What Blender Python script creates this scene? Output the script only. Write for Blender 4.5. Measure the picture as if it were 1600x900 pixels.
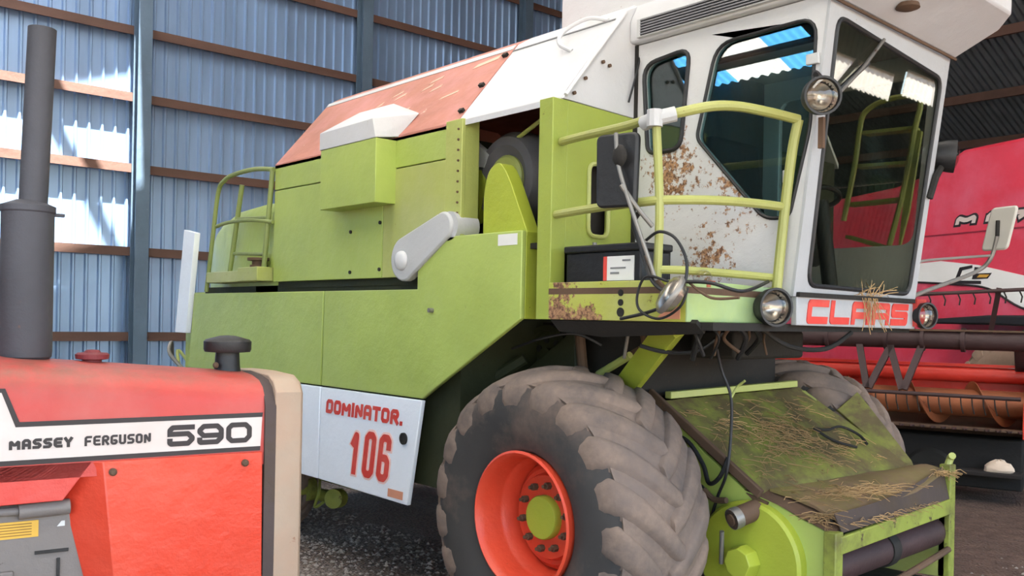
import bpy, bmesh, math, random
from math import sin, cos, pi, radians
from mathutils import Vector, Matrix
from mathutils.geometry import tessellate_polygon
random.seed(7)
for o in list(bpy.data.objects): bpy.data.objects.remove(o)
S = bpy.context.scene
COL = S.collection

# ------------------------------------------------------------------ camera
FPX, CX, CY, ROLL = 1437.0, 800.0, 498.0, 0.0193
CAM = Vector((3.444, -3.21, 1.80))
YAW = math.atan2(1267, FPX)
DV = Vector((-cos(YAW), sin(YAW), 0)); RV = Vector((sin(YAW), cos(YAW), 0)); UV = Vector((0, 0, 1))
IX = RV*cos(ROLL) + UV*sin(ROLL); IY = RV*sin(ROLL) - UV*cos(ROLL)
cd = bpy.data.cameras.new('camera'); cam = bpy.data.objects.new('camera', cd); COL.objects.link(cam)
m3 = Matrix((IX, -IY, -DV)).transposed()
cam.matrix_world = Matrix.Translation(CAM) @ m3.to_4x4()
cd.sensor_width = 36; cd.lens = FPX/1600*36; cd.shift_y = (CY-450)/1600; cd.clip_start = .05; cd.clip_end = 300
S.camera = cam

def P(px, py, ax, val):
    """point of the place seen at a pixel of the photograph, on the plane axis = val"""
    v = DV + IX*((px-CX)/FPX) + IY*((py-CY)/FPX)
    i = 'xyz'.index(ax); t = (val-CAM[i])/v[i]
    return CAM + v*t

# ------------------------------------------------------------------ light
S.view_settings.view_transform = 'Standard'; S.view_settings.look = 'None'
S.view_settings.gamma = 1; S.view_settings.use_curve_mapping = False
S.view_settings.exposure = 0.32
W = bpy.data.worlds.new('world'); S.world = W; W.use_nodes = True
wn = W.node_tree.nodes; wl = W.node_tree.links
bg = wn['Background']; bg.inputs[1].default_value = 0.62
sky = wn.new('ShaderNodeTexSky'); sky.sky_type = 'NISHITA'; sky.sun_disc = False
sky.sun_elevation = radians(62); sky.sun_rotation = radians(90); sky.altitude = 50
sky.air_density = 1.2; sky.dust_density = 1.5; sky.ozone_density = 1.5
wl.new(sky.outputs[0], bg.inputs[0])

SUN_DIR = Vector((-1.0, 0.12, -3.0)).normalized()
sd = bpy.data.lights.new('sun', 'SUN'); sd.energy = 55; sd.angle = radians(.8); sd.color = (1, .95, .88)
sun = bpy.data.objects.new('sun', sd); COL.objects.link(sun)
sun.rotation_euler = SUN_DIR.to_track_quat('-Z', 'Y').to_euler(); sun.location = (4, -4, 14)

# daylight through the two open bays of the shed (portals that guide the sky light)
def portal(loc, rot, sx, sy):
    l = bpy.data.lights.new('bay_daylight', 'AREA'); l.shape = 'RECTANGLE'; l.size = sx; l.size_y = sy
    l.cycles.is_portal = True
    o = bpy.data.objects.new('bay_daylight', l); COL.objects.link(o); o.location = loc; o.rotation_euler = rot

# ------------------------------------------------------------------ helpers
def lin(c):
    if isinstance(c, str):
        c = [int(c[i:i+2], 16)/255 for i in (0, 2, 4)]
    return tuple(x/12.92 if x <= .04045 else ((x+.055)/1.055)**2.4 for x in c)

def base_mat(name):
    m = bpy.data.materials.new(name); m.use_nodes = True
    n = m.node_tree.nodes; return m, n, m.node_tree.links, n['Principled BSDF']

def mix(n, l, fac, a, b):
    x = n.new('ShaderNodeMix'); x.data_type = 'RGBA'
    for sock, v in ((x.inputs[0], fac), (x.inputs[6], a), (x.inputs[7], b)):
        if hasattr(v, 'is_linked'): l.new(v, sock)
        elif isinstance(v, (int, float)): sock.default_value = v
        else: sock.default_value = (*v[:3], 1)
    return x.outputs[2]

def noise(n, l, co, scale, detail=4, rough=.6, dist=0):
    t = n.new('ShaderNodeTexNoise'); t.inputs['Scale'].default_value = scale
    t.inputs['Detail'].default_value = detail; t.inputs['Roughness'].default_value = rough
    t.inputs['Distortion'].default_value = dist
    l.new(co, t.inputs['Vector']); return t.outputs[0]

def ramp(n, l, v, a, b, c0=(0, 0, 0), c1=(1, 1, 1)):
    r = n.new('ShaderNodeValToRGB'); e = r.color_ramp.elements
    e[0].position, e[1].position = a, b; e[0].color = (*c0, 1); e[1].color = (*c1, 1)
    l.new(v, r.inputs[0]); return r.outputs[0]

def math_(n, l, op, a, b):
    x = n.new('ShaderNodeMath'); x.operation = op; x.use_clamp = True
    for s, v in zip(x.inputs, (a, b)):
        if hasattr(v, 'is_linked'): l.new(v, s)
        else: s.default_value = v
    return x.outputs[0]

def paint(name, col, rough=.45, metal=0, var=.12, rust=0, rscale=16, rcol='5a3522', dirt=0, dcol='4a3b28', dscale=3,
          spots=(), bump=.02, stretch=None, fade=None, coat=0, topdust=None):
    """painted or bare metal: colour variation, rust specks, patches of dirt, rust spots round given places"""
    m, n, l, b = base_mat(name); c = lin(col)
    tc = n.new('ShaderNodeTexCoord'); co = tc.outputs['Object']
    if stretch:
        mp = n.new('ShaderNodeMapping'); mp.inputs['Scale'].default_value = stretch; l.new(co, mp.inputs[0]); cs = mp.outputs[0]
    else: cs = co
    v = ramp(n, l, noise(n, l, cs, 1.7, 5), .3, .7)
    out = mix(n, l, v, tuple(x*(1-var) for x in c), tuple(min(1, x*(1+var)) for x in c))
    if fade:
        out = mix(n, l, math_(n, l, 'MULTIPLY', ramp(n, l, noise(n, l, co, fade[1], 5), .45, .7), fade[2]), out, lin(fade[0]))
    rmask = None
    if rust > 0:
        rmask = ramp(n, l, noise(n, l, co, rscale, 8, .7), .70-rust*.25, .74-rust*.22)
        out = mix(n, l, rmask, out, lin(rcol))
    for (p, r, amt) in spots:
        d = n.new('ShaderNodeVectorMath'); d.operation = 'DISTANCE'; l.new(co, d.inputs[0]); d.inputs[1].default_value = p
        near = n.new('ShaderNodeMapRange'); near.inputs[1].default_value = r; near.inputs[2].default_value = r*.1
        near.inputs[3].default_value = 0; near.inputs[4].default_value = amt; l.new(d.outputs['Value'], near.inputs[0])
        k = math_(n, l, 'MULTIPLY', near.outputs[0], 1.0)
        s = math_(n, l, 'ADD', noise(n, l, co, 26, 8, .7), math_(n, l, 'MULTIPLY', k, .3))
        mk = ramp(n, l, s, .70, .76)
        mk = math_(n, l, 'MULTIPLY', mk, ramp(n, l, k, .0, .1))
        tint = mix(n, l, ramp(n, l, noise(n, l, co, 60, 3), .4, .6), lin('5e4030'), lin('a8805e'))
        out = mix(n, l, mk, out, tint)
    if dirt > 0:
        dm = ramp(n, l, noise(n, l, cs, dscale, 8, .65), .62-dirt*.4, .72-dirt*.2)
        dc = mix(n, l, noise(n, l, co, 30, 4), tuple(x*.7 for x in lin(dcol)), tuple(x*1.3 for x in lin(dcol)))
        out = mix(n, l, math_(n, l, 'MULTIPLY', dm, min(1, .55+dirt*.5)), out, dc)
    if topdust:
        sp = n.new('ShaderNodeSeparateXYZ'); l.new(co, sp.inputs[0]); td = n.new('ShaderNodeMapRange')
        td.inputs[1].default_value, td.inputs[2].default_value = topdust[:2]; l.new(sp.outputs[2], td.inputs[0])
        k = math_(n, l, 'MULTIPLY', td.outputs[0], ramp(n, l, noise(n, l, co, 12, 7, .7), .25, .75)); out = mix(n, l, k, out, lin(topdust[2]))
    l.new(out, b.inputs['Base Color'])
    b.inputs['Roughness'].default_value = rough; b.inputs['Metallic'].default_value = metal
    if coat: b.inputs['Coat Weight'].default_value = coat
    if bump:
        bp = n.new('ShaderNodeBump'); bp.inputs['Strength'].default_value = .35; bp.inputs['Distance'].default_value = bump
        l.new(noise(n, l, co, 9, 6), bp.inputs['Height']); l.new(bp.outputs[0], b.inputs['Normal'])
    return m

def glass(name, tint, rough=.0, ior=1.5):
    m, n, l, b = base_mat(name); n.remove(b)
    t = n.new('ShaderNodeBsdfTransparent'); t.inputs[0].default_value = (*tint, 1)
    g = n.new('ShaderNodeBsdfGlossy'); g.inputs['Roughness'].default_value = rough; g.inputs[0].default_value = (1, 1, 1, 1)
    f = n.new('ShaderNodeFresnel'); ge = n.new('ShaderNodeNewGeometry'); mr = n.new('ShaderNodeMapRange'); l.new(ge.outputs['Backfacing'], mr.inputs[0])
    mr.inputs[3].default_value = ior; mr.inputs[4].default_value = 1/ior; l.new(mr.outputs[0], f.inputs[0])
    mx = n.new('ShaderNodeMixShader'); l.new(f.outputs[0], mx.inputs[0]); l.new(t.outputs[0], mx.inputs[1]); l.new(g.outputs[0], mx.inputs[2])
    l.new(mx.outputs[0], n['Material Output'].inputs[0]); return m

def translucent(name, col):
    m, n, l, b = base_mat(name); n.remove(b)
    t = n.new('ShaderNodeBsdfTranslucent'); t.inputs[0].default_value = (*lin(col), 1)
    d = n.new('ShaderNodeBsdfDiffuse'); d.inputs[0].default_value = (*lin(col), 1)
    mx = n.new('ShaderNodeMixShader'); mx.inputs[0].default_value = .25
    l.new(t.outputs[0], mx.inputs[1]); l.new(d.outputs[0], mx.inputs[2]); l.new(mx.outputs[0], n['Material Output'].inputs[0]); return m

class MB:
    """collects verts and faces, then links them as ONE mesh object"""
    def __init__(s): s.v = []; s.f = []
    def add(s, vs, fs):
        b = len(s.v); s.v += [Vector(v) for v in vs]; s.f += [tuple(b+i for i in f) for f in fs]; return s
    def box(s, x0, x1, y0, y1, z0, z1):
        return s.add([(x0,y0,z0),(x1,y0,z0),(x1,y1,z0),(x0,y1,z0),(x0,y0,z1),(x1,y0,z1),(x1,y1,z1),(x0,y1,z1)],
                     [(0,3,2,1),(4,5,6,7),(0,1,5,4),(1,2,6,5),(2,3,7,6),(3,0,4,7)])
    def bar(s, p0, p1, w, h, up=(0,0,1)):
        p0, p1 = Vector(p0), Vector(p1); d = (p1-p0).normalized(); up = Vector(up)
        if abs(d.dot(up)) > .97: up = Vector((1,0,0))
        a = d.cross(up).normalized()*(w/2); c = a.cross(d).normalized()*(h/2)
        vs = [p+x for p in (p0,p1) for x in (-a-c, a-c, a+c, -a+c)]
        return s.add(vs, [(0,3,2,1),(4,5,6,7),(0,1,5,4),(1,2,6,5),(2,3,7,6),(3,0,4,7)])
    def prism(s, poly, fn, t0, t1):
        n = len(poly)
        vs = [fn(u,v,t0) for u,v in poly]+[fn(u,v,t1) for u,v in poly]
        return s.add(vs, [tuple(range(n)), tuple(range(2*n-1,n-1,-1))]+[(i,(i+1)%n,n+(i+1)%n,n+i) for i in range(n)])
    def plate(s, outer, holes, fn, t0, t1):
        fine = []
        for i, p in enumerate(outer):
            q = outer[(i+1) % len(outer)]; fine += [(p[0]+(q[0]-p[0])*j/7, p[1]+(q[1]-p[1])*j/7) for j in range(7)]
        outer = fine; loops = [outer]+holes; flat = [p for lp in loops for p in lp]; N = len(flat)
        tri = tessellate_polygon([[Vector((u,v,0)) for u,v in lp] for lp in loops])
        vs = [fn(u,v,t0) for u,v in flat]+[fn(u,v,t1) for u,v in flat]
        fs = [tuple(t) for t in tri]+[tuple(N+i for i in reversed(t)) for t in tri]
        o = 0
        for lp in loops:
            k = len(lp)
            fs += [(o+i, o+(i+1)%k, N+o+(i+1)%k, N+o+i) for i in range(k)]; o += k
        return s.add(vs, fs)
    def slab(s, pts, th):
        pts = [Vector(p) for p in pts]; nn = (pts[1]-pts[0]).cross(pts[2]-pts[0]).normalized()*th; n = len(pts)
        return s.add(pts+[p+nn for p in pts], [tuple(range(n)), tuple(range(2*n-1,n-1,-1))]+[(i,(i+1)%n,n+(i+1)%n,n+i) for i in range(n)])
    def tube(s, pts, r, n=10, closed=False):
        pts = [Vector(p) for p in pts]; k = len(pts); rs = r if isinstance(r, (list,tuple)) else [r]*k
        vs = []; nv = None
        for i, p in enumerate(pts):
            if closed: d = (pts[(i+1)%k]-pts[i-1]).normalized()
            else: d = (pts[min(i+1,k-1)]-pts[max(i-1,0)]).normalized()
            if nv is None:
                nv = d.cross(Vector((0,0,1)) if abs(d.z) < .9 else Vector((1,0,0))).normalized()
            nv = (nv-d*nv.dot(d)).normalized(); b = d.cross(nv)
            vs += [p+(nv*cos(2*pi*j/n)+b*sin(2*pi*j/n))*rs[i] for j in range(n)]
        fs = []
        for i in range(k if closed else k-1):
            for j in range(n):
                a, c = i*n, ((i+1)%k)*n
                fs.append((a+j, a+(j+1)%n, c+(j+1)%n, c+j))
        if not closed: fs += [tuple(range(n-1,-1,-1)), tuple((k-1)*n+j for j in range(n))]
        return s.add(vs, fs)
    def cyl(s, p0, p1, r0, r1=None, n=20):
        return s.tube([p0, p1], [r0, r0 if r1 is None else r1], n)
    def lathe(s, prof, c, ax, n=32, closed=False, caps=True):
        """prof: (radius, height along ax) pairs"""
        c = Vector(c); ax = Vector(ax).normalized()
        u = ax.cross(Vector((0,0,1)) if abs(ax.z) < .9 else Vector((1,0,0))).normalized(); w = ax.cross(u)
        k = len(prof); vs = []
        for r, h in prof:
            vs += [c+ax*h+(u*cos(2*pi*j/n)+w*sin(2*pi*j/n))*max(r,1e-4) for j in range(n)]
        fs = []
        for i in range(k if closed else k-1):
            a, d = i*n, ((i+1)%k)*n
            for j in range(n): fs.append((a+j, a+(j+1)%n, d+(j+1)%n, d+j))
        if not closed and caps: fs += [tuple(range(n-1,-1,-1)), tuple((k-1)*n+j for j in range(n))]
        return s.add(vs, fs)
    def ball(s, c, r, n=12):
        r = r if isinstance(r, (list,tuple)) else (r,r,r); c = Vector(c); vs = []; fs = []
        for i in range(n+1):
            th = pi*i/n
            for j in range(n): ph = 2*pi*j/n; vs.append(c+Vector((r[0]*sin(th)*cos(ph), r[1]*sin(th)*sin(ph), r[2]*cos(th))))
        for i in range(n):
            for j in range(n): fs.append((i*n+j, i*n+(j+1)%n, (i+1)*n+(j+1)%n, (i+1)*n+j))
        return s.add(vs, fs)
    def loft(s, secs, cap=True, closed=True):
        n = len(secs[0]); vs = [p for q in secs for p in q]; fs = []
        for i in range(len(secs)-1):
            for j in range(n if closed else n-1): fs.append((i*n+j, i*n+(j+1)%n, (i+1)*n+(j+1)%n, (i+1)*n+j))
        if cap: fs += [tuple(range(n-1,-1,-1)), tuple((len(secs)-1)*n+j for j in range(n))]
        return s.add(vs, fs)
    def build(s, name, mat, parent=None, bevel=0, label=None, angle=35, recalc=True, flat=False):
        me = bpy.data.meshes.new(name)
        off = OFF.get(parent.name, Vector()) if parent else Vector()
        me.from_pydata([v-off for v in s.v], [], s.f)
        if recalc:
            bm = bmesh.new(); bm.from_mesh(me)
            bmesh.ops.remove_doubles(bm, verts=bm.verts, dist=1e-5)
            bmesh.ops.recalc_face_normals(bm, faces=bm.faces); bm.to_mesh(me); bm.free()
        if not flat: me.shade_smooth(); me.set_sharp_from_angle(angle=radians(angle))
        mats = mat if isinstance(mat, list) else [mat]
        for m in mats: me.materials.append(m)
        o = bpy.data.objects.new(name, me); COL.objects.link(o)
        if parent: o.parent = parent; OFF[o.name] = off
        if bevel:
            b = o.modifiers.new('bevel', 'BEVEL'); b.width = bevel; b.segments = 2; b.limit_method = 'ANGLE'; b.angle_limit = radians(40)
        if label: o['label'] = label
        return o
OFF = {}
def thing(name, label, cat, loc=(0,0,0), rz=0, world_coords=False, group=None):
    """Empty at the base of a thing; with world_coords its parts are given in world coordinates"""
    o = bpy.data.objects.new(name, None); COL.objects.link(o); o.location = loc; o.rotation_euler = (0,0,rz); o.empty_display_size = .2
    o['label'] = label; o['category'] = cat
    if group: o['group'] = group
    OFF[o.name] = Vector(loc) if world_coords else Vector()
    return o
def tag(o, label, cat, group=None, kind=None):
    o['label'] = label; o['category'] = cat
    if group: o['group'] = group
    if kind: o['kind'] = kind
    return o
def struct(name, mb, mat, bevel=0):
    o = mb.build(name, mat, None, bevel); o['kind'] = 'structure'; return o

def spline(pts, k=6):
    pts = [Vector(p) for p in pts]; out = []
    for i in range(len(pts)-1):
        p0, p1, p2, p3 = pts[max(i-1,0)], pts[i], pts[i+1], pts[min(i+2,len(pts)-1)]
        for j in range(k):
            t = j/k; out.append(.5*((2*p1)+(p2-p0)*t+(2*p0-5*p1+4*p2-p3)*t*t+(3*p1-p0-3*p2+p3)*t**3))
    return out+[pts[-1]]
def rounded(poly, r, k=5):
    """polygon with its corners rounded (r: one radius or one per corner)"""
    out = []; n = len(poly)
    for i, p in enumerate(poly):
        p = Vector((*p,0)); a = Vector((*poly[i-1],0)); b = Vector((*poly[(i+1)%n],0)); rr = r[i] if isinstance(r,(list,tuple)) else r
        da = (a-p); db = (b-p); q = min(rr, da.length*.45, db.length*.45)
        s, e = p+da.normalized()*q, p+db.normalized()*q
        for j in range(k+1):
            t = j/k; v = s*(1-t)**2+p*2*t*(1-t)+e*t*t; out.append((v.x, v.y))
    return out
FXZ = lambda y: (lambda u, v, w: (u, y+w, v))      # poly in x,z ; thickness along +y
FYZ = lambda x: (lambda u, v, w: (x+w, u, v))      # poly in y,z ; thickness along +x

GLY = {
 'C': [[(1,1),(0,1),(0,0),(1,0)]], 'L': [[(0,1),(0,0),(1,0)]], 'A': [[(0,0),(0,1),(1,1),(1,0)],[(0,.36),(1,.36)]],
 'S': [[(1,1),(0,1),(0,.5),(1,.5),(1,0),(0,0)]], 'D': [[(0,0),(0,1),(1,1),(1,0),(0,0)]], 'O': [[(0,.5),(0,1),(1,1),(1,0),(0,0),(0,.5)]],
 'M': [[(0,0),(0,1),(.5,.3),(1,1),(1,0)]], 'I': [[(.5,0),(.5,1)]], 'N': [[(0,0),(0,1),(1,0),(1,1)]], 'T': [[(.5,0),(.5,1)],[(0,1),(1,1)]],
 'R': [[(0,0),(0,1),(1,1),(1,.48),(0,.48)],[(.45,.48),(1,0)]], '1': [[(.55,0),(.55,1),(.1,.72)]], '0': [[(0,.5),(0,1),(1,1),(1,0),(0,0),(0,.5)]],
 '6': [[(1,.80),(1,1),(0,1),(0,0),(1,0),(1,.50),(0,.50)]], 'E': [[(1,1),(0,1),(0,0),(1,0)],[(0,.5),(.85,.5)]], 'Y': [[(0,1),(.5,.45),(1,1)],[(.5,.45),(.5,0)]],
 'F': [[(1,1),(0,1),(0,0)],[(0,.45),(.8,.45)]], 'G': [[(1,1),(0,1),(0,0),(1,0),(1,.42),(.6,.42)]], 'U': [[(0,1),(0,0),(1,0),(1,1)]],
 '5': [[(1,1),(0,1),(0,.60)],[(0,.60),(1,.60),(1,0),(0,0),(0,.18)]], '9': [[(1,.42),(0,.42),(0,1),(1,1),(1,0),(0,0),(0,.16)]], '7': [[(0,1),(1,1),(.4,0)]],
 'a': [[(0,0),(.5,1),(1,0)],[(.2,.35),(.8,.35)]], '.': [[(.5,0),(.5,.02)]],
}
LN = [0]
def lettering(mb, text, u0, v0, w, h, t, gap, fn, d0, d1, slant=0, grow=0, round_=.3):
    """block lettering: strokes of thickness t laid along u from u0, on the surface fn(u,v,depth)"""
    u = u0
    for ch in text:
        if ch == ' ': u += w*.9+gap; continue
        cw = t*1.25 if ch in 'I.' else (w*1.22 if ch == 'M' else w)
        for line in GLY[ch]:
            pts = [Vector((t/2+a*(cw-t), t/2+b*(h-t), 0)) for a, b in line]
            cl = (pts[0]-pts[-1]).length < 1e-6; q = []
            for i, p in enumerate(pts):
                if 0 < i < len(pts)-1 and round_:
                    a = pts[i-1]-p; b = pts[i+1]-p; r = min(t*round_*1.6, a.length*.4, b.length*.4)
                    q += [p+a.normalized()*r, p+b.normalized()*r]
                else: q.append(p)
            hw = t/2+grow; 
            def PR(poly):
                LN[0] += 1; e = 2.5e-5*(LN[0] % 24); mb.prism(poly, fn, d0-e, d1+e)
            for i in range(len(q)-1):
                a, b = q[i].copy(), q[i+1].copy(); d = (b-a).normalized(); nn = Vector((-d.y, d.x, 0))*hw
                if i == 0 and not cl: a -= d*hw
                if i == len(q)-2 and not cl: b += d*hw
                PR([(u+slant*v.y+v.x, v0+v.y) for v in (a-nn, b-nn, b+nn, a+nn)])
            for p in q[1:-1] + ([q[0]] if cl else []):
                PR([(u+slant*(p.y+hw*sin(k*pi/5))+p.x+hw*cos(k*pi/5), v0+p.y+hw*sin(k*pi/5)) for k in range(10)])
        u += cw+gap
    return u

# ------------------------------------------------------------------ materials
M = {}
M['green'] = paint('lime_green_paint', 'a3b45a', .42, var=.10, rust=.05, fade=('a9b96a', .8, .5))
M['green_old'] = paint('faded_green_paint', 'a4ab5e', .5, var=.12, rust=.12, rscale=22, rcol='7a5a3a', fade=('b2b58a', 1.2, .6))
M['green_bright'] = paint('yellow_green_paint', '9da837', .45, var=.10, rust=.10, rscale=20, rcol='5a4326')
M['green_rusty'] = paint('rusty_yellow_green_paint', 'abb048', .5, var=.12, rust=.32, rscale=8, rcol='5b3b22', fade=('b0ae80', 3, .4), spots=[(Vector((.16,-1.44,1.80)),.22,1.6),(Vector((.36,-1.44,1.79)),.16,1.5),(Vector((.2,-1.44,1.98)),.15,1.3)])
M['green_dirty'] = paint('dirty_green_paint', '7f8534', .75, var=.25, rust=.3, rscale=14, dirt=.75, dcol='57482f', dscale=4.5)
M['green_dark'] = paint('dull_green_paint', '4c5226', .7, var=.25, rust=.2, dirt=.6, dcol='2c2318')
M['white'] = paint('white_paint', 'c3c4c7', .45, var=.05, rust=.06, rscale=20, rcol='8a7a66', fade=('bdbcb8', 1.3, .5))
M['cab_front'] = paint('shaded_white_paint', 'a9abad', .5, var=.06, rust=.08, rscale=25, rcol='7b6a58')  # cab white with shade put into the colour for its brightly lit front
M['green_post'] = paint('post_green_paint', '93a045', .45, var=.1, rust=.12, rscale=20, rcol='5a4326')
M['green_chip'] = paint('chipped_green_paint', '8b953c', .6, var=.15, rust=.45, rscale=9, rcol='4a3a26', dirt=.3)
M['rail_shaded'] = paint('shaded_rail_green', '7f8c50', .5, var=.12, rust=.1)  # body green darkened in colour to offset strong light on the rails
M['white_panel'] = paint('pale_blue_white_paint', 'e8eef6', .4, var=.04, rust=.03)
M['cab_white'] = paint('rust_speckled_white_paint', 'c2c2c2', .45, var=.06, rust=.10, rscale=30, rcol='7b5a42',
                       spots=[(Vector((.36, -.82, 2.60)), .36, 1.0), (Vector((.62, -.82, 2.12)), .30, .9), (Vector((.75, -.82, 2.45)), .45, .75)])
M['orange'] = paint('faded_orange_paint', 'b27462', .65, var=.15, rust=.14, rscale=7, rcol='cfae9a', fade=('c98a88', 1.6, .9), stretch=(1, 2, 3))
M['wheel_red'] = paint('orange_red_paint', 'd84a30', .42, var=.12, rust=.08, rscale=14, rcol='5b2a1c')
M['hub_red'] = paint('red_hub_paint', 'd2452c', .4, var=.12, rust=.15, rscale=14, rcol='5b2a1c')
M['black'] = paint('black_plastic', '1b1b1d', .5, var=.2)
M['dark'] = paint('grimy_dark_metal', '1e1b17', .8, var=.4, rust=.3, rcol='3a2a1c')
M['darkgreen'] = paint('grimy_green_steel', '2b2f18', .7, var=.3, rust=.25, rcol='2c2118')
M['grime'] = paint('rusty_brown_steel', '5a4433', .8, var=.3, rust=.3, rcol='6e4a30')
M['rubber'] = paint('worn_tyre_rubber', '3b3938', .85, var=.22, dirt=.35, dcol='6b5a50', dscale=2.2, bump=.008)
M['tread'] = paint('dusty_tread_rubber', '6c5f58', .9, var=.22, dirt=.6, dcol='837063', dscale=4, bump=.02, fade=('4e4744', 2.5, .8))
M['grey'] = paint('grey_metal', '77787a', .55, var=.1)
M['greyguard'] = paint('light_grey_paint', 'b5b6b6', .5, var=.06, rust=.06)
M['chrome'] = paint('lamp_reflector', 'b5aca2', .25, metal=.9, var=.05, bump=0)
M['steel'] = paint('dull_steel', '8a8680', .45, metal=.6, var=.15, rust=.2)
M['red_letter'] = paint('red_lettering', 'cf3a30', .5, var=.12, fade=('d86a5c', 6, .5), bump=0)
M['pink_edge'] = paint('pale_pink_edge', 'f0cfc9', .5, var=.03, bump=0)
M['glass_side'] = glass('tinted_side_glass', (.50, .66, .68), ior=1.75)
M['glass_far'] = glass('clear_far_glass', (.85, .88, .85))
M['glass_front'] = glass('dusty_front_glass', (.80, .80, .74), ior=1.75)
M['lampglass'] = glass('lamp_glass', (.85, .85, .82))
M['seat'] = paint('dark_seat_cloth', '2b2c2e', .9, var=.2)
M['cabin'] = paint('cab_lining', '3a3d3c', .85, var=.15)
M['t_red'] = paint('tractor_red_paint', 'cf4038', .4, var=.10, rust=.06, rscale=25, rcol='8a4038', fade=('d6625a', 1.5, .5))
M['t_hood'] = paint('dusty_red_hood_paint', 'bf4039', .5, var=.12, fade=('b8635a', 2.5, .6), topdust=(1.49, 1.60, '7d5648'))
M['t_bright'] = paint('bright_red_panel_paint', 'd23a22', .38, var=.06, fade=('dc5a44', 1.4, .7))
M['t_grey'] = paint('engine_grey_paint', '77706c', .55, var=.12, rust=.08, rcol='4a423c')
M['t_beige'] = paint('dusty_beige_paint', 'a8937f', .65, var=.12, rust=.12, rscale=9, rcol='8a5f48', fade=('b58a70', 2.5, .5))
M['t_rubber'] = paint('perished_rubber_strip', '4a3d3a', .8, var=.25, dirt=.3)
M['exhaust'] = paint('rusty_blackened_steel', '4a4a50', .65, metal=.3, var=.25, rust=.15, rcol='5e4a44')
M['decal'] = paint('cracked_white_decal', 'd2c6c0', .5, var=.05, fade=('c9b8ae', 3, .6), bump=0)
M['decal_black'] = paint('black_decal', '272022', .5, var=.15, bump=0)
M['yellow'] = paint('yellow_sticker', 'd9a940', .5, var=.12, bump=0)
M['sticker'] = paint('white_sticker', 'd8d8d4', .5, var=.06, bump=0)
M['sticker_bright'] = paint('bright_white_vinyl', 'ececea', .4, var=.03, bump=0)
M['orange_sticker'] = paint('faded_orange_sticker', 'cd8e72', .5, var=.12, bump=0)
M['mf_red'] = paint('crimson_paint', 'd8364c', .3, var=.06, fade=('e0708a', 1.0, .6), coat=.3)
M['h_red'] = paint('header_red_paint', 'd8392c', .4, var=.12, rust=.12, rcol='8a3a28')
M['auger'] = paint('worn_brown_steel', '9a5c3c', .5, metal=.3, var=.25, rust=.25, rcol='5a3020')
M['reel'] = paint('brown_black_steel', '3a2626', .6, var=.3, rust=.2)
M['girt'] = paint('brown_girt_paint', '5c443b', .7, var=.25, rust=.15, rcol='5a3a2e', stretch=(1, .3, 1))
M['column'] = paint('blue_grey_steel', '5d7388', .5, metal=.3, var=.15, rust=.15, rcol='8a97a2')
M['tyre_far'] = paint('tan_dusty_tyre', '96806e', .9, var=.2)
M['straw'] = paint('straw', 'a3845a', .85, var=.45, bump=0)
M['lump'] = paint('pale_lump', 'cdb8a4', .9, var=.15)

def corr_metal(name, col, rough, metal):
    m, n, l, b = base_mat(name); tc = n.new('ShaderNodeTexCoord'); co = tc.outputs['Object']
    mp = n.new('ShaderNodeMapping'); mp.inputs['Scale'].default_value = (1, .9, .12); l.new(co, mp.inputs[0])
    v = ramp(n, l, noise(n, l, mp.outputs[0], 2.2, 4), .3, .7); c = lin(col)
    out = mix(n, l, v, tuple(x*.82 for x in c), tuple(x*1.12 for x in c))
    l.new(out, b.inputs['Base Color']); b.inputs['Metallic'].default_value = metal
    rr = n.new('ShaderNodeMapRange'); rr.inputs[3].default_value = rough*.8; rr.inputs[4].default_value = rough*1.25
    l.new(noise(n, l, co, 1.2, 3), rr.inputs[0]); l.new(rr.outputs[0], b.inputs['Roughness']); return m
M['sheet'] = corr_metal('galvanised_blue_sheet', '8caad0', .32, .4)
M['roofsheet'] = corr_metal('grey_roof_sheet', '6f7a82', .6, .2)
M['sideshed'] = corr_metal('dark_side_sheet', '3c4a48', .7, .1)
M['sheet_white'] = translucent('white_translucent_sheet', 'e4e0d8')
M['sheet_blue'] = translucent('blue_translucent_sheet', '5aa8e0')

def ground_mat():
    m, n, l, b = base_mat('gravel_ground'); tc = n.new('ShaderNodeTexCoord'); co = tc.outputs['Object']
    big = ramp(n, l, noise(n, l, co, .45, 5), .42, .6)
    a = mix(n, l, big, lin('b0a59b'), lin('94796a'))
    fine = noise(n, l, co, 38, 6, .75)
    out = mix(n, l, ramp(n, l, fine, .38, .66), tuple(x*.35 for x in lin('958b82')), a)
    v = n.new('ShaderNodeTexVoronoi'); v.inputs['Scale'].default_value = 45; l.new(co, v.inputs['Vector'])
    out = mix(n, l, math_(n, l, 'MULTIPLY', ramp(n, l, v.outputs['Color'], .55, .95), .5), out, lin('a79d92'))
    sp = n.new('ShaderNodeSeparateXYZ'); l.new(co, sp.inputs[0])
    far = n.new('ShaderNodeMapRange'); far.inputs[1].default_value = 1.6; far.inputs[2].default_value = 3.6
    l.new(math_(n, l, 'ADD', sp.outputs[1], 0), far.inputs[0]); ad = n.new('ShaderNodeMath'); ad.operation = 'ADD'
    l.new(sp.outputs[1], ad.inputs[0]); l.new(noise(n, l, co, .8, 4), ad.inputs[1]); l.new(ad.outputs[0], far.inputs[0])
    soil = mix(n, l, ramp(n, l, noise(n, l, co, 6, 6, .7), .35, .7), lin('463229'), lin('6f5547'))
    out = mix(n, l, math_(n, l, 'MULTIPLY', far.outputs[0], .92), out, soil)
    l.new(out, b.inputs['Base Color']); b.inputs['Roughness'].default_value = .95
    bp = n.new('ShaderNodeBump'); bp.inputs['Strength'].default_value = .8; bp.inputs['Distance'].default_value = .03
    l.new(v.outputs['Distance'], bp.inputs['Height']); l.new(bp.outputs[0], b.inputs['Normal']); return m
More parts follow.
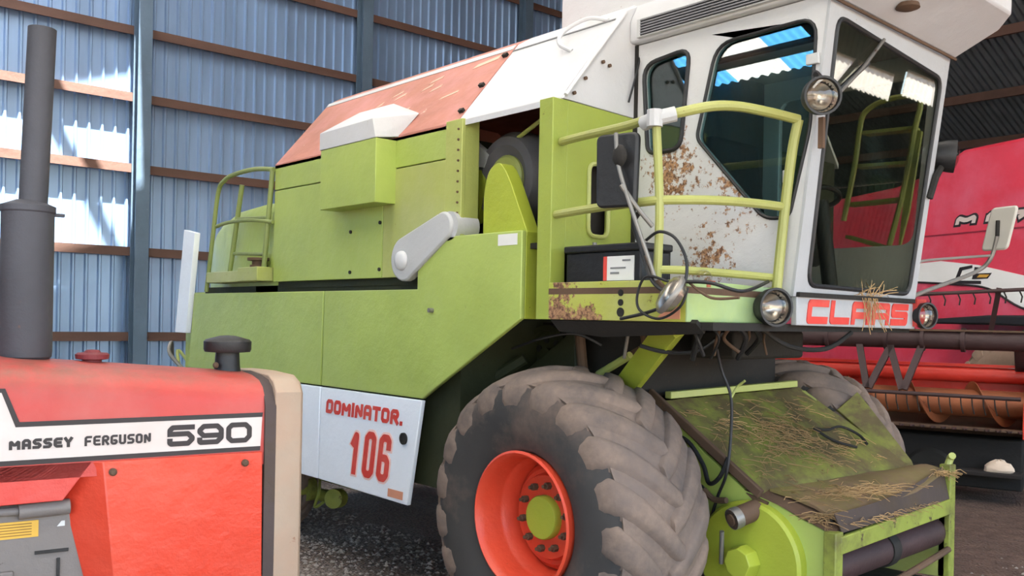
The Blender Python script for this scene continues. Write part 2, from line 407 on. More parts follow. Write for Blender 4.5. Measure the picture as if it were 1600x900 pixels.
M['ground'] = ground_mat()

# ================================================================== the shed
XW, YL, YR, YRIDGE, XF, ZE, ZRG = -12.0, -9.0, 23.0, 7.0, 9.0, 6.0, 11.6
def zroof(y): return ZE+(y-YL)*(ZRG-ZE)/(YRIDGE-YL) if y < YRIDGE else ZRG-(y-YRIDGE)*(ZRG-ZE)/(YR-YRIDGE)
def rib_profile(a0, a1, period=.2, rib=.05, depth=.032):
    out = []; a = a0
    while a < a1-1e-6:
        out += [(a, 0), (a+period-rib-.02, 0), (a+period-rib, depth), (a+period-.02, depth)]; a += period
    return out+[(min(a, a1), 0)]
def wave_profile(a0, a1, period=.15, depth=.03, k=6):
    n = int((a1-a0)/period*k); return [(a0+(a1-a0)*i/n, depth*.5*(1-cos(2*pi*(a0+(a1-a0)*i/n)/period))) for i in range(n+1)]

mb = MB(); mb.box(-40, 60, -60, 60, -.3, 0); struct('floor', mb, M['ground'])
# gable wall behind the machines, ribs upright
mb = MB(); pr = rib_profile(YL, YR)
mb.loft([[(XW+d, y, 0) for y, d in pr], [(XW+d, y, zroof(y)-.05) for y, d in pr]], cap=False, closed=False)
mb.loft([[(XW-.06, y, 0) for y, d in pr], [(XW-.06, y, zroof(y)-.05) for y, d in pr]], cap=False, closed=False)
struct('wall_back', mb, M['sheet'])
k = 1
for z in (1.45, 2.83, 4.18, 5.33, 6.41, 7.65, 8.9):
    ya = YL+.2 if z < ZE else YL+(z-ZE)/(ZRG-ZE)*(YRIDGE-YL)+.3
    yb = YR-.2 if z < ZE else 2*YRIDGE-ya
    mb = MB()
    mb.box(XW+.034, XW+.17, ya, yb, z-.012, z+.012); mb.box(XW+.15, XW+.172, ya, yb, z-.13, z+.012)
    struct('trim_%d' % k, mb, M['girt']); k += 1
for y in (-6.3, -2.1, 2.09, 6.26, 10.4, 14.6, 18.8):
    mb = MB(); h = zroof(y)-.15
    mb.box(XW+.172, XW+.19, y-.11, y+.11, 0, h); mb.box(XW+.38, XW+.40, y-.11, y+.11, 0, h); mb.box(XW+.19, XW+.38, y-.008, y+.008, 0, h)
    struct('trim_%d' % k, mb, M['column']); k += 1
# roof: near slope with an opening beside the gable wall, far slope whole
OX0, OX1, OY0, OY1 = -10.62, -9.62, -4.5, 1.85
mb = MB()
def roof_part(x0, x1, y0, y1, m=None):
    pr = wave_profile(x0, x1); m = m or mb
    m.loft([[(x, y0, zroof(y0)+d) for x, d in pr], [(x, y1, zroof(y1)+d) for x, d in pr]], cap=False, closed=False)
EY0, EY1 = YL-.05, -8.0                                   # row of translucent sheets along the near eave
EAVE = [(-7.75, -6.95, 'sheet_blue'), (-6.75, -6.0, 'sheet_blue'), (-6.0, -4.95, 'sheet_white'), (-4.95, -4.2, 'sheet_blue')]
SKY_FILL = [(-8.7, -7.6, 'sheet_white'), (-1.2, 0.0, 'sheet_white'), (3.6, 4.8, 'sheet_white')]  # unseen skylights added to brighten the back wall and the shed inside
roof_part(XW-.3, EAVE[0][0], EY0, EY1); roof_part(EAVE[0][1], EAVE[1][0], EY0, EY1); roof_part(EAVE[-1][1], XF+.5, EY0, EY1)
roof_part(XW-.3, XF+.5, EY1, OY0-1.5); roof_part(XW-.3, OX0, OY0-1.5, OY1); 
def bays(y0, y1, x0):
    for a, b, _ in SKY_FILL: roof_part(x0, a, y0, y1); x0 = b
    roof_part(x0, XF+.5, y0, y1)
roof_part(OX0, OX1, OY0-1.5, OY0)
bays(OY0-1.5, OY1, OX1); bays(OY1, YRIDGE-1.5, XW-.3); roof_part(XW-.3, XF+.5, YRIDGE-1.5, YRIDGE)
roof_part(XW-.3, XF+.5, YRIDGE, YR+.6)
struct('ceiling', mb, M['roofsheet'])
for y in (-8.3, -6.2, 3.0, 5.0, 9.5, 12, 14.5, 17, 19.2, 21.2):
    mb = MB(); z = zroof(y); mb.box(XW+.2, XF, y-.04, y+.04, z-.22, z-.02); struct('trim_%d' % k, mb, M['girt']); k += 1
kk = 1
for lst, y0, y1 in ((EAVE, EY0, EY1), (SKY_FILL, OY0-1.5, YRIDGE-1.5)):  # eave sheets first, then the added skylights
    for a, b, mt in lst:
        m_ = MB(); roof_part(a, b, y0, y1, m_); struct('window_%d' % kk, m_, M[mt]); kk += 1
# brace across the roof opening
mb = MB()
for (xa, ya, xb, yb) in ((OX0, .35, OX1, 1.75), (OX0, -2.2, OX1, -.8)):
    mb.bar((xa-.1, ya, zroof(ya)-.05), (xb+.1, yb, zroof(yb)-.05), .13, .08)
struct('trim_%d' % k, mb, M['girt']); k += 1
# near side wall, and a front wall with two translucent sheets; open bays toward the yard
mb = MB(); pr = wave_profile(XW, .2, .2, .035)
mb.loft([[(x, YL+d, 0) for x, d in pr], [(x, YL+d, ZE-.02+d) for x, d in pr]], cap=False, closed=False); struct('wall_left', mb, M['sideshed'])
mb = MB()
def front_part(y0, y1, z0, z1):
    pr = wave_profile(y0, y1, .2, .035)
    mb.loft([[(XF+d, y, z0) for y, d in pr], [(XF+d, y, z1 if z1 else zroof(y)-.03) for y, d in pr]], cap=False, closed=False)
FW = [(13.1, 15.5, 4.75, 5.22), (15.95, 17.75, 4.95, 5.42)]
front_part(YL, 10.5, 5.6, None)  # unseen lintel added above the front bay to cut the daylight
y0 = 10.5
for a, b_, z0, z1 in FW:
    front_part(y0, a, 0, None); front_part(a, b_, 0, z0); front_part(a, b_, z1, None); y0 = b_
front_part(y0, YR, 0, None); struct('wall_front', mb, M['sideshed'])
for a, b_, z0, z1 in FW:
    m_ = MB(); pr = wave_profile(a, b_, .2, .05)
    m_.loft([[(XF-.04+d, y, z0-.05+d) for y, d in pr], [(XF-.04+d, y, z1+.05) for y, d in pr]], cap=False, closed=False); struct('window_%d' % kk, m_, M['sheet_white']); kk += 1
mb = MB(); pr = rib_profile(XW, XF); mb.loft([[(x, YR+d, 0) for x, d in pr], [(x, YR+d, ZE) for x, d in pr]], cap=False, closed=False)
struct('wall_right', mb, M['sideshed'])
portal((4.6, YL, 3), (radians(-90), 0, 0), 8.8, 6)
portal((XF, .75, 2.8), (0, radians(-90), 0), 5.6, 19.5)

# ================================================================== combine harvester
H = thing('combine_harvester', 'lime-green combine harvester with a white cab and orange wheel rims, marked 106', 'combine harvester', (0, 1.42, 0), 0, True)
# ---- lower side panels
FT = FXZ(0)
def side_panel(poly, mat, name, label=None, t=.03, y=0, bevel=.006):
    return MB().prism(poly, FXZ(y), 0, t).build(name, mat, H, bevel, label)
MB().box(-4.38, -.75, .1, 2.74, .78, 2.02).build('body_shell', M['darkgreen'], H)
side_panel([(-4.47,1.315),(-2.185,1.315),(-2.165,1.965),(-4.38,1.965)], M['green'], 'side_panel', 'rear green side panel')
pf = side_panel([(-2.165,1.315),(-.99,1.315),(-.13,1.80),(-.13,2.265),(-1.06,2.265),(-1.06,1.965),(-2.15,1.965)], M['green'], 'side_panel', 'front green side panel with raised nose')
MB().cyl((-.9,.0,1.84),(-.9,-.03,1.84),.014,n=10).build('panel_latch', M['steel'], pf)
MB().prism([(-.32,2.19),(-.165,2.19),(-.165,2.25),(-.32,2.25)], FT, -.003, 0).build('sticker', M['sticker'], pf)
side_panel([(-4.5,.67),(-2.20,.67),(-2.185,1.305),(-4.47,1.305)], M['white_panel'], 'side_panel', 'white rear skirt panel')
pw = side_panel([(-2.185,.67),(-1.12,.66),(-.99,1.305),(-2.17,1.305)], M['white_panel'], 'side_panel', 'white skirt panel lettered 106')
fnL = FXZ(-.001)
lw = MB(); lettering(lw, 'DOMINATOR.', -2.095, 1.135, .088, .095, .025, .014, fnL, -.004, -.001, slant=.12); lw.build('lettering', M['red_letter'], pw, recalc=False, flat=True, label='red word DOMINATOR')
e = MB(); lettering(e, '106', -1.80, .765, .132, .30, .047, .035, fnL, -.002, 0, slant=.16, grow=.014); e.build('lettering_outline', M['pink_edge'], pw, recalc=False, flat=True)
lw = MB(); lettering(lw, '106', -1.80, .765, .132, .30, .047, .035, fnL, -.005, -.002, slant=.16); lw.build('lettering', M['red_letter'], pw, recalc=False, flat=True, label='red number 106')
MB().prism([(-1.33,.685),(-1.17,.685),(-1.165,.735),(-1.325,.735)], FT, -.003, 0).build('sticker', M['orange_sticker'], pw)
MB().lathe([(.036,0),(.036,.012),(.026,.012),(.026,.006),(.0,.006)], (-1.165,0,1.06), (0,-1,0), 20).build('lock_ring', M['dark'], pw)
# nose return and corner posts
MB().box(-.16, -.13, .03, .23, 1.80, 2.25).box(-.7, -.128, .032, .25, 2.235, 2.262).build('nose_end_panel', M['green_bright'], H, .004)
for x0 in (.03,):
    MB().box(.07,.10,-.01,.09,1.80,2.92).box(.0,.099,-.013,.015,1.80,2.921).build('corner_post', M['green_post'], H, .003)
# ---- upper body sides
def upper(poly, mat, name, label=None, t=.03): return MB().prism(poly, FXZ(.05), 0, t).build(name, mat, H, .004, label)
upper([(-3.01,2.045),(-1.525,2.045),(-1.525,2.725),(-3.01,2.735)], M['green'], 'tank_panel', 'rear tank panel')
upper([(-3.01,2.742),(-1.525,2.732),(-1.525,2.925),(-3.01,2.93)], M['green'], 'tank_panel', 'rear upper tank strip')
upper([(-1.517,2.045),(-.85,2.045),(-.85,2.725),(-1.517,2.725)], M['green_old'], 'tank_panel', 'faded front tank panel')
upper([(-1.517,2.732),(-.85,2.732),(-.85,2.925),(-1.517,2.925)], M['green'], 'tank_panel', 'front upper tank strip')
o = MB().box(-.845,-.69,.03,.06,2.05,2.94).box(-.72,-.692,.055,.16,2.2,2.938).build('tank_post', M['green_old'], H, .004)
rv = MB()
for i in range(14): rv.cyl((-.72,.032,2.1+i*.06),(-.72,.022,2.1+i*.06),.007,n=6)
rv.build('rivets', M['grime'], o)
for (x, z) in ((-1.9,2.36),(-1.53,2.4),(-1.53,2.10),(-1.9,2.09),(-2.0,2.5),(-1.55,2.72)):
    pass
bt = MB()
for (x, z) in ((-1.9,2.36),(-1.545,2.4),(-1.545,2.10),(-1.9,2.09)): MB().cyl((x,.052,z),(x,.04,z),.012,n=8).build('panel_bolt', M['dark'], H)
MB().box(-3.0,-1.1,.09,2.75,2.0,2.93).box(-1.1,.08,.95,2.75,2.0,2.93).build('grain_tank', M['darkgreen'], H)
# engine bay behind the open side
MB().box(-1.1,.08,.06,.95,2.17,2.20).box(-.69,.08,.93,.95,2.23,3.2).build('engine_bay_floor', M['dark'], H)
rvb = MB().prism(rounded([(.09,2.14),(.09,2.92),(.60,2.92),(.60,2.14)][::1], .001) and [(.09,2.14),(.585,2.14),(.60,2.20),(.60,2.905),(.09,2.92)], FYZ(.08), 0, .02)
fw = MB().plate([(.09,2.14),(.585,2.14),(.60,2.20),(.60,2.905),(.09,2.92)], [rounded([(.25,2.24),(.40,2.24),(.40,2.62),(.25,2.62)], .05)], FYZ(.08), 0, .02).build('bay_front_wall', M['green_post'], H, .003)
lp = [(.106, y, z) for y, z in rounded([(.25,2.24),(.40,2.24),(.40,2.62),(.25,2.62)], .05)]
MB().tube(lp, .012, 8, True).build('opening_rim', M['green_old'], fw)
MB().box(.0,.03,.2,.5,2.2,2.66).build('inner_baffle', M['dark'], H)
# rotating drum with green hub
dc = Vector((-.62,.42,2.61))
dr = MB().lathe([(.14,-.10),(.20,-.14),(.25,-.13),(.285,-.08),(.292,0),(.285,.1),(.25,.16),(.0,.16)], dc, (0,-1,0) and (0,1,0), 40).build('screen_drum', M['grey'], H, label='dark grey rounded drum in the open bay')
dr.data.materials.clear(); dr.data.materials.append(paint('drum_grey','5d5b5d',.7,var=.15))
MB().lathe([(.145,.05),(.145,-.12),(.13,-.135),(.075,-.135),(.07,-.16),(.04,-.17),(.0,-.17)], dc, (0,1,0), 32).build('drum_hub', M['green_old'], dr, label='yellow-green hub')
br = rounded([(-.50,2.25),(-.13,2.25),(-.30,2.58),(-.37,2.66),(-.46,2.62),(-.50,2.50)], [.01,.01,.05,.08,.08,.08])
MB().prism(br, FXZ(.04), 0, .09).build('bearing_bracket', M['green_bright'], H, .012)
MB().lathe([(.13,0),(.13,.3)], (-.66,.5,2.52), (0,1,0), 24).build('air_duct', M['greyguard'], H)
MB().box(-.67,-.56,.3,.6,2.23,2.60).build('duct_support', M['green_bright'], H, .01)
q = lambda px, py, d=.28: P(px, py, 'y', d)
MB().slab([q(727,262),q(752,266),q(760,292),q(744,348),q(727,356)], .05).build('duct_panel', M['green_bright'], H)
MB().slab([q(727,214),q(738,220),q(764,242),q(756,262),q(727,258)], .05).build('duct_hood', M['greyguard'], H)
MB().tube([q(775,242,.35), q(866,172,.25)], .012, 8).build('bay_stay', M['green_old'], H)
# ---- roof covers
def roof_cover(x0, x1, mat, name, label):
    sec = [(.05,2.935),(.50,3.47),(.60,3.53),(1.42,3.56),(2.24,3.53),(2.34,3.47),(2.79,2.935)]
    mb = MB(); th = .025
    a = [[(x,y,z) for y,z in sec] for x in (x0,x1)]; b = [[(x,y,z-th*1.4) for y,z in sec] for x in (x0,x1)]
    n = len(sec)
    mb.add(a[0]+a[1]+b[0]+b[1], [(i,i+1,n+i+1,n+i) for i in range(n-1)]+[(2*n+i,3*n+i,3*n+i+1,2*n+i+1) for i in range(n-1)]
           +[(i,2*n+i,2*n+i+1,i+1) for i in range(n-1)]+[(n+i,n+i+1,3*n+i+1,3*n+i) for i in range(n-1)]+[(0,n,3*n,2*n),(n-1,3*n-1,4*n-1,2*n-1)])
    return mb.build(name, mat, H, .003, label)
rc = roof_cover(-3.01,-.765, M['orange'], 'roof_cover', 'faded orange roof cover')
tp = MB(); dy, dz = .45, .535
def onslope(x, s, w): return (x, .05+dy*s-w*.76, 2.935+dz*s+w*.64)
def slope_patch(mb, pts, t=.004): mb.prism(pts, lambda u,v,w: onslope(u,v,w), 0, t)
slope_patch(tp, [(-3.0,.94),(-.77,.94),(-.77,1.0),(-3.0,1.0)])
tp.build('edge_strip', M['white'], rc, label='white top edge strip')
PALE = paint('pale_worn_marks','d9b39f',.7,var=.15,bump=0)
for (x, s, ln, w) in ((-1.08,.80,.22,.055),(-1.42,.60,.10,.04),(-1.55,.66,.10,.04),(-1.52,.76,.12,.04),(-1.85,.64,.10,.04),(-1.92,.70,.1,.035),(-2.05,.58,.06,.05),(-1.2,.42,.16,.03),(-1.62,.36,.1,.03)):
    sc = MB(); slope_patch(sc, [(x,s),(x+ln,s+.05),(x+ln,s+.05+w),(x+.02,s+w)], .003); sc.build('faded_mark', PALE, rc)
rw = roof_cover(-.755,.09, M['white'], 'roof_cover', 'white roof cover')
tp = MB(); slope_patch(tp, [(-.75,.90),(.08,.90),(.08,.915),(-.75,.915)], .005); tp.build('edge_strip', M['grey'], rw)
tp = MB()
for (x,s) in ((-.79,.12),(-.79,.45),(-.79,.85)): MB().prism([(x-.02,s-.01),(x+.02,s-.01),(x+.02,s+.02),(x-.02,s+.02)], onslope, 0, .02).build('cover_clip', M['dark'], rc)
MB().tube(spline([onslope(-.12,.62,.0), onslope(-.2,.66,.05), onslope(-.22,.8,.06), onslope(-.1,.92,.05), onslope(.02,.93,.0)]), .012, 8).build('grab_handle', M['white'], rw)
# end plates closing the covers
MB().prism([(.06,2.93),(.50,3.45),(.60,3.51),(1.42,3.54),(2.24,3.51),(2.78,2.93)], FYZ(-3.0), 0, .02).build('roof_end_panel', M['orange'], H)
gp = MB().prism([(.05,2.925),(.61,2.905),(.66,3.36),(.62,3.53),(.50,3.47)], FYZ(.075), 0, .03).build('roof_end_panel', M['white'], H, .004, 'white gusset plate beside the cab')
MB().tube([(.115,.06,2.94),(.115,.30,3.225),(.115,.50,3.46)], .011, 8).build('edge_bead', M['white'], gp)
for (x,y,z) in ((.11,.33,3.16),(.11,.38,3.15),(.11,.12,2.96),(.11,.2,3.05)): MB().cyl((x,y,z-.0),(x+.012,y,z),.010,n=8).build('plate_bolt', M['grime'], gp)
MB().tube(spline([(.12,.53,2.98),(.14,.56,3.12),(.13,.60,3.22),(.12,.62,3.30)]), .006, 6).build('hanging_wire', M['black'], H)
# grain elevator head standing above the covers
MB().prism([(-1.0,3.5),(-.1,3.5),(-.1,4.35),(-1.0,4.2)], FXZ(1.1), 0, .6).build('elevator_head', M['white'], H, .01)
# ---- side box with white lid
bx = MB().box(-2.06,-1.385,-.10,.06,2.505,2.905).build('side_box', M['green'], H, .004)
lid = [(-2.065,-.105,2.93),(-1.385,-.105,2.915),(-1.385,-.105,2.915),(-1.44,.05,2.95)]
A = Vector((-2.07,-.105,2.905)); B = Vector((-1.385,-.105,2.905)); A2 = Vector((-2.07,-.105,3.02)); B2 = Vector((-1.43,-.10,3.03))
Cc = Vector((-1.90,.10,3.17)); D2 = Vector((-1.50,.10,3.165)); E2 = Vector((-1.30,.16,3.08)); F2 = Vector((-1.36,.05,2.925)); G = Vector((-2.07,.06,2.93))
MB().add([A,B,A2,B2,Cc,D2,E2,F2,G,Vector((-2.0,.2,3.10)),Vector((-1.36,.2,3.10))],
         [(0,1,3,2),(2,3,5,4),(1,7,6,3),(3,6,5),(0,2,4,9,8),(4,5,10,9),(5,6,10),(0,8,7,1),(7,8,9,10),(7,10,6)]).build('box_lid', M['white'], bx, .004)
# ---- grey drive guard
gd = []
for i in range(13): a = pi*.62+pi*i/12; gd.append((-1.185+.135*cos(a), 2.15+.135*sin(a)))
for i in range(13): a = -pi*.38+pi*i/12; gd.append((-.80+.085*cos(a), 2.325+.085*sin(a)))
g = MB().prism(gd, FXZ(-.02), 0, .06).build('drive_guard', M['greyguard'], H, .012)
MB().ball((-1.195,-.025,2.14), (.06,.035,.06), 14).build('guard_boss', M['white'], g)
MB().lathe([(.085,0),(.085,.16)], (-.76,-.0,2.325), (0,1,0), 24).build('guard_tail', M['greyguard'], g)
# ---- rear hood, ladder, step box
hd = MB(); secs = []
for x, zt, y0 in ((-3.02,2.70,.10),(-3.4,2.70,.10),(-3.9,2.68,.12),(-4.3,2.60,.16),(-4.55,2.48,.22),(-4.72,2.2,.3)):
    secs.append([(x,y0,1.9),(x,y0,zt-.12),(x,y0+.06,zt-.03),(x,y0+.2,zt),(x,2.84-y0-.2,zt),(x,2.84-y0-.06,zt-.03),(x,2.84-y0,zt-.12),(x,2.84-y0,1.9)])
hd.loft(secs).build('straw_hood', M['green'], H, .01)
MB().loft([[(x,.1,.95),(x,.1,1.98),(x,2.74,1.98),(x,2.74,.95)] for x in (-4.4,-4.8)]).build('rear_body', M['green'], H, .01)
lt = Vector((-4.53,.03,2.5)); 
MB().slab([(-4.74,-.02,1.62),(-4.50,-.02,1.62),(-4.34,-.02,2.49),(-4.58,-.02,2.53)], -.05).build('rear_side_guard', M['white_panel'], H, .004, 'pale blue-white narrow guard at the rear corner')
def tube_part(name, pts, r, mat, parent=H, n=10, sm=True, label=None):
    return MB().tube(spline(pts) if sm else pts, r, n).build(name, mat, parent, label=label)
ld = tube_part('ladder_rail', [(-4.12,.0,1.98),(-4.02,.0,2.40),(-3.92,.0,2.80),(-3.80,.0,2.89),(-3.62,.0,2.92),(-3.3,.02,2.93),(-3.01,.04,2.90)], .018, M['rail_shaded'])
tube_part('ladder_rail', [(-3.94,.0,2.52),(-3.7,.0,2.54),(-3.3,.0,2.53),(-3.01,.04,2.50)], .015, M['rail_shaded'])
tube_part('ladder_rail', [(-3.60,.06,2.84),(-3.80,.06,2.14)], .020, M['rail_shaded'], sm=False)
tube_part('ladder_rail', [(-3.03,.04,2.90),(-3.15,.04,2.14)], .020, M['rail_shaded'], sm=False)
for z, xo in ((2.57,0),(2.29,-.06)):
    tube_part('ladder_rung', [(-3.66+xo,.06,z),(-3.08+xo,.04,z-.03)], .014, M['rail_shaded'], sm=False)
sb = MB().box(-4.08,-3.08,-.02,.14,2.05,2.14).box(-3.42,-3.078,-.05,.135,2.052,2.16).build('step_box', M['green_old'], H, .006)
MB().lathe([(.07,0),(.07,.02),(.055,.02),(.055,.05),(.09,.055),(.09,.075),(.0,.08)], (-3.25,.05,2.16), (0,0,1), 20).build('filler_cap', M['grime'], sb)
# tangled hitch levers at the tail
tube_part('tail_lever', [(-4.75,.1,1.25),(-4.9,.0,1.42),(-5.0,.05,1.52),(-5.1,.1,1.4)], .018, M['steel'])
tube_part('tail_lever', [(-4.7,.2,1.2),(-4.95,.1,1.45),(-4.8,.05,1.3),(-4.6,.0,1.18)], .015, M['green_old'])
MB().box(-5.0,-4.7,.3,2.5,.95,1.25).build('tail_frame', M['darkgreen'], H, .01)

# ---- driver's platform and rails
bm_ = MB().prism([(.10,1.80),(.96,1.80),(.96,1.985),(.10,1.985)], FXZ(-.02), 0, .04).build('platform_side', M['green_rusty'], H, .004)
MB().slab([(.965,-.02,1.80),(1.03,.62,1.80),(1.03,.62,1.965),(.965,-.02,1.985)], -.03).build('platform_front', paint('mint_green_paint','90a87a',.5,var=.12,rust=.12,rscale=16,fade=('b0c25a',2,.6)), H, .004)
MB().slab([(1.033,.54,1.80),(1.04,.62,1.80),(1.04,.62,1.97),(1.033,.54,1.97)], -.05).build('platform_corner', M['green_bright'], H)
MB().slab([(.10,-.02,1.955),(.965,-.02,1.955),(1.03,.62,1.945),(.10,.62,1.955)], -.03).build('platform_deck', M['grime'], H)
hl = MB()
for z, r in ((1.93,.016),(1.885,.016),(1.84,.022)): MB().cyl((.585,-.017,z),(.585,-.024,z),r,n=14).build('bolt_hole', M['dark'], bm_)
MB().prism([(.80,1.812),(.93,1.812),(.93,1.87),(.84,1.85)], FXZ(-.02), -.003, 0).build('sticker', M['orange_sticker'], bm_)
rr = M['green_old']
GR = paint('rail_yellow_green','9b9e58',.42,var=.1,rust=.12,rscale=25)
r0 = tube_part('guard_rail', [(.11,.04,2.70),(.3,.01,2.70),(.6,-.02,2.70),(.78,-.04,2.71)], .021, GR)
tube_part('guard_rail', [(.76,-.04,2.705),(.86,.02,2.725),(.95,.14,2.76),(1.0,.28,2.775),(1.06,.45,2.765),(1.12,.58,2.745)], .023, GR)
tube_part('guard_rail', [(.09,.02,2.33),(.4,-.02,2.335),(.76,-.05,2.335),(.84,.0,2.34),(.95,.22,2.35),(1.02,.45,2.35),(1.06,.58,2.345)], .021, GR)
tube_part('guard_rail', [(.81,-.03,2.03),(.88,.06,2.03),(.95,.3,2.025),(1.02,.56,2.015)], .019, GR)
tube_part('rail_post', [(.805,-.03,1.96),(.82,-.04,2.3),(.80,-.05,2.69)], .020, GR)
tube_part('rail_post', [(1.04,.55,1.95),(1.06,.57,2.3),(1.09,.58,2.6),(1.12,.58,2.745)], .024, GR)
MB().tube([(.72,-.04,2.69),(.80,-.05,2.70),(.86,.01,2.72)], .034, 10).tube([(.80,-.06,2.66),(.80,-.06,2.735)], .036, 10).build('tape_wrap', M['greyguard'], r0, label='grey tape bandage on the rail joint')
# rear-view mirror on the near rail, back to the camera
mm = MB().prism(rounded([(.0,-.0),(.205,.0),(.215,.34),(-.005,.34)], .035), lambda u,v,w: (.545+u*.92+v*.0, -.16+u*.25+w, 2.31+v*.98+u*.0), 0, .03).build('mirror', M['black'], H, .01, 'black back of the near mirror')
MB().ball((.70,-.175,2.53),(.035,.03,.05),10).cyl((.70,-.16,2.53),(.66,-.135,2.53),.02,n=10).build('mirror_joint', M['dark'], mm)
tube_part('mirror_arm', [(.685,-.185,2.63),(.695,-.19,2.56),(.70,-.18,2.48),(.74,-.16,2.34),(.80,-.12,2.14),(.84,-.08,1.98)], .0095, M['steel'], mm)
tube_part('mirror_arm', [(.715,-.18,2.40),(.76,-.12,2.30),(.80,-.06,2.22)], .011, M['steel'], mm)
# lamps
def lamp(name, c, ax, r, parent, label, body, depth=.09):
    c = Vector(c); ax = Vector(ax).normalized()
    o = MB().lathe([(r*.3,-depth),(r*.75,-depth*.8),(r,-depth*.3),(r*1.05,0),(r*1.05,.012),(r*.93,.012),(r*.9,-.004),(r*.52,-depth*.62),(0,-depth*.68)], c, ax, 28).build(name, body, parent, label=label)
    MB().lathe([(r*.885,-.004),(r*.75,-depth*.28),(r*.48,-depth*.52),(r*.2,-depth*.6),(.002,-depth*.62)], c, ax, 24, caps=False).cyl(c-ax*depth*.6, c-ax*depth*.3, r*.13, r*.10, n=12).build('reflector', M['chrome'], o)
    MB().lathe([(r*.92,.004),(r*.7,.02*r/.09),(r*.35,.03*r/.09),(.002,.033*r/.09)], c, ax, 24, caps=False).build('lens', M['lampglass'], o)
    return o
wl1 = lamp('work_lamp', (1.285,.50,2.815), (.78,-.60,-.1), .082, H, 'round black work lamp on the cab pillar', M['black'], .12)
MB().tube(spline([(1.24,.60,2.90),(1.235,.53,2.93),(1.25,.50,2.915)]), .012, 8).build('lamp_bracket', M['black'], wl1)
MB().box(1.22,1.245,.58,.60,2.60,2.74).build('lamp_mount', M['grime'], H)
lamp('head_lamp', (1.10,.45,1.875), (.9,-.35,.0), .085, H, 'round headlamp below the platform rail', M['black'], .11)
lp2 = MB().lathe([(.01,-.05),(.06,-.04),(.085,-.01),(.09,.0),(.088,.012),(.07,.03),(.03,.04),(.0,.042)], (.965,-.13,1.915), (-.52,-.62,.52), 24).build('head_lamp', M['chrome'], H, label='dangling oval headlamp')
MB().lathe([(.09,-.012),(.094,-.004),(.094,.006),(.09,.012)], (.965,-.13,1.915), (-.52,-.62,.52), 24).build('lamp_rim', M['steel'], lp2)
lp3 = MB().ball((.94,.12,2.0),(.045,.04,.035),10).build('marker_lamp', M['lampglass'], H)
MB().box(.90,.98,.10,.16,1.955,1.985).build('marker_base', paint('marker_rust','a5563c',.6), lp3)
lamp('head_lamp', (1.16,1.84,1.86), (.95,-.3,0), .07, H, 'small headlamp at the far end of the name plate', M['black'], .1)
MB().box(1.09,1.13,1.79,1.9,1.80,1.95).build('lamp_mount', paint('red_plastic_mount','b2372e',.5), H)
wl2 = lamp('work_lamp', (1.24,1.95,2.74), (.9,.45,-.1), .085, H, 'black work lamp on the far pillar', M['black'], .16)
MB().tube([(1.2,1.95,2.74),(1.2,1.83,2.62),(1.18,1.80,2.5)], .02, 8).build('lamp_bracket', M['dark'], wl2)
# far mirror
fm = MB().prism(rounded([(-.085,-.125),(.095,-.125),(.095,.125),(-.085,.125)], .03), lambda u,v,w: (1.31+u*.92+v*.22, 2.4+w-u*.3, 2.375+v), 0, .03).build('mirror', paint('pale_grey_mirror_back','bab6ac',.6,var=.06), H, .01, 'pale grey back of the far mirror')
MB().tube([(1.31,2.395,2.42),(1.31,2.39,2.33)], .012, 8).build('mirror_joint', M['dark'], fm)
tube_part('mirror_arm', [(1.31,2.39,2.33),(1.27,2.4,2.20),(1.20,2.35,2.12),(1.10,1.95,2.0),(1.08,1.82,1.96)], .012, M['steel'], fm)
tube_part('mirror_arm', [(1.27,2.4,2.22),(1.14,1.9,2.17),(1.12,1.82,2.15)], .008, M['steel'], fm)

# ---- cab
YC0, YC1 = .60, 1.82
cabx = lambda z: 1.10+(z-1.93)*.122
w1 = rounded([(.165,3.185),(.475,3.215),(.425,2.70),(.205,2.70)], [.09,.08,.07,.05])
w2 = rounded([(.64,3.20),(1.195,3.21),(1.168,2.70),(1.07,2.30),(.935,2.30),(.525,2.74)], [.10,.10,.05,.04,.06,.04])
side_outer = [(.11,1.93),(1.10-.017,1.93),(cabx(3.30)-.017,3.30),(.12,3.30)]
cs = MB().plate(side_outer, [w1, w2], FXZ(YC0), 0, .04).build('cab_side', M['cab_white'], H, .004, 'near cab side wall with two windows')
for w in (w1, w2):
    MB().prism(w, FXZ(YC0+.018), 0, .006).build('window_pane', M['glass_side'], cs)
MB().tube([(x, YC0-.004, z) for x, z in w1], .012, 8, True).build('window_seal', M['black'], cs)
MB().tube([(x, YC0-.001, z) for x, z in w2], .009, 8, True).build('window_seal', M['black'], cs)
MB().box(1.15,1.215,YC0-.02,YC0,2.99,3.04).build('door_hinge', M['greyguard'], cs, .004)
MB().box(1.04,1.085,YC0-.02,YC0,2.46,2.52).build('door_hinge', M['greyguard'], cs, .004)
MB().box(.1,.125,YC0-.01,YC0+.05,1.95,3.3).build('cab_rear_seal', M['dark'], cs)
fs_ = lambda y: (lambda u, v, w: (cabx(v)+w, u, v))
wsz = rounded([(.705,1.985),(1.735,1.975),(1.765,3.13),(.672,3.215)], .07)
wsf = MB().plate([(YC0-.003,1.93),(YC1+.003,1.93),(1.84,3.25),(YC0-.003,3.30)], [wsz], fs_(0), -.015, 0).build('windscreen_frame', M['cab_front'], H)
MB().prism(wsz, fs_(0), -.012, -.005).build('windscreen', M['glass_front'], wsf, label='large dusty windscreen')
MB().tube([(cabx(z)+.001, y, z) for y, z in wsz], .012, 8, True).build('window_seal', M['black'], wsf)
wp = MB().tube([(cabx(3.17)+.02,1.08,3.19),(cabx(3.0)+.03,.9,3.02),(cabx(2.86)+.02,.74,2.88)], .009, 8).build('wiper_arm', M['steel'], wsf)
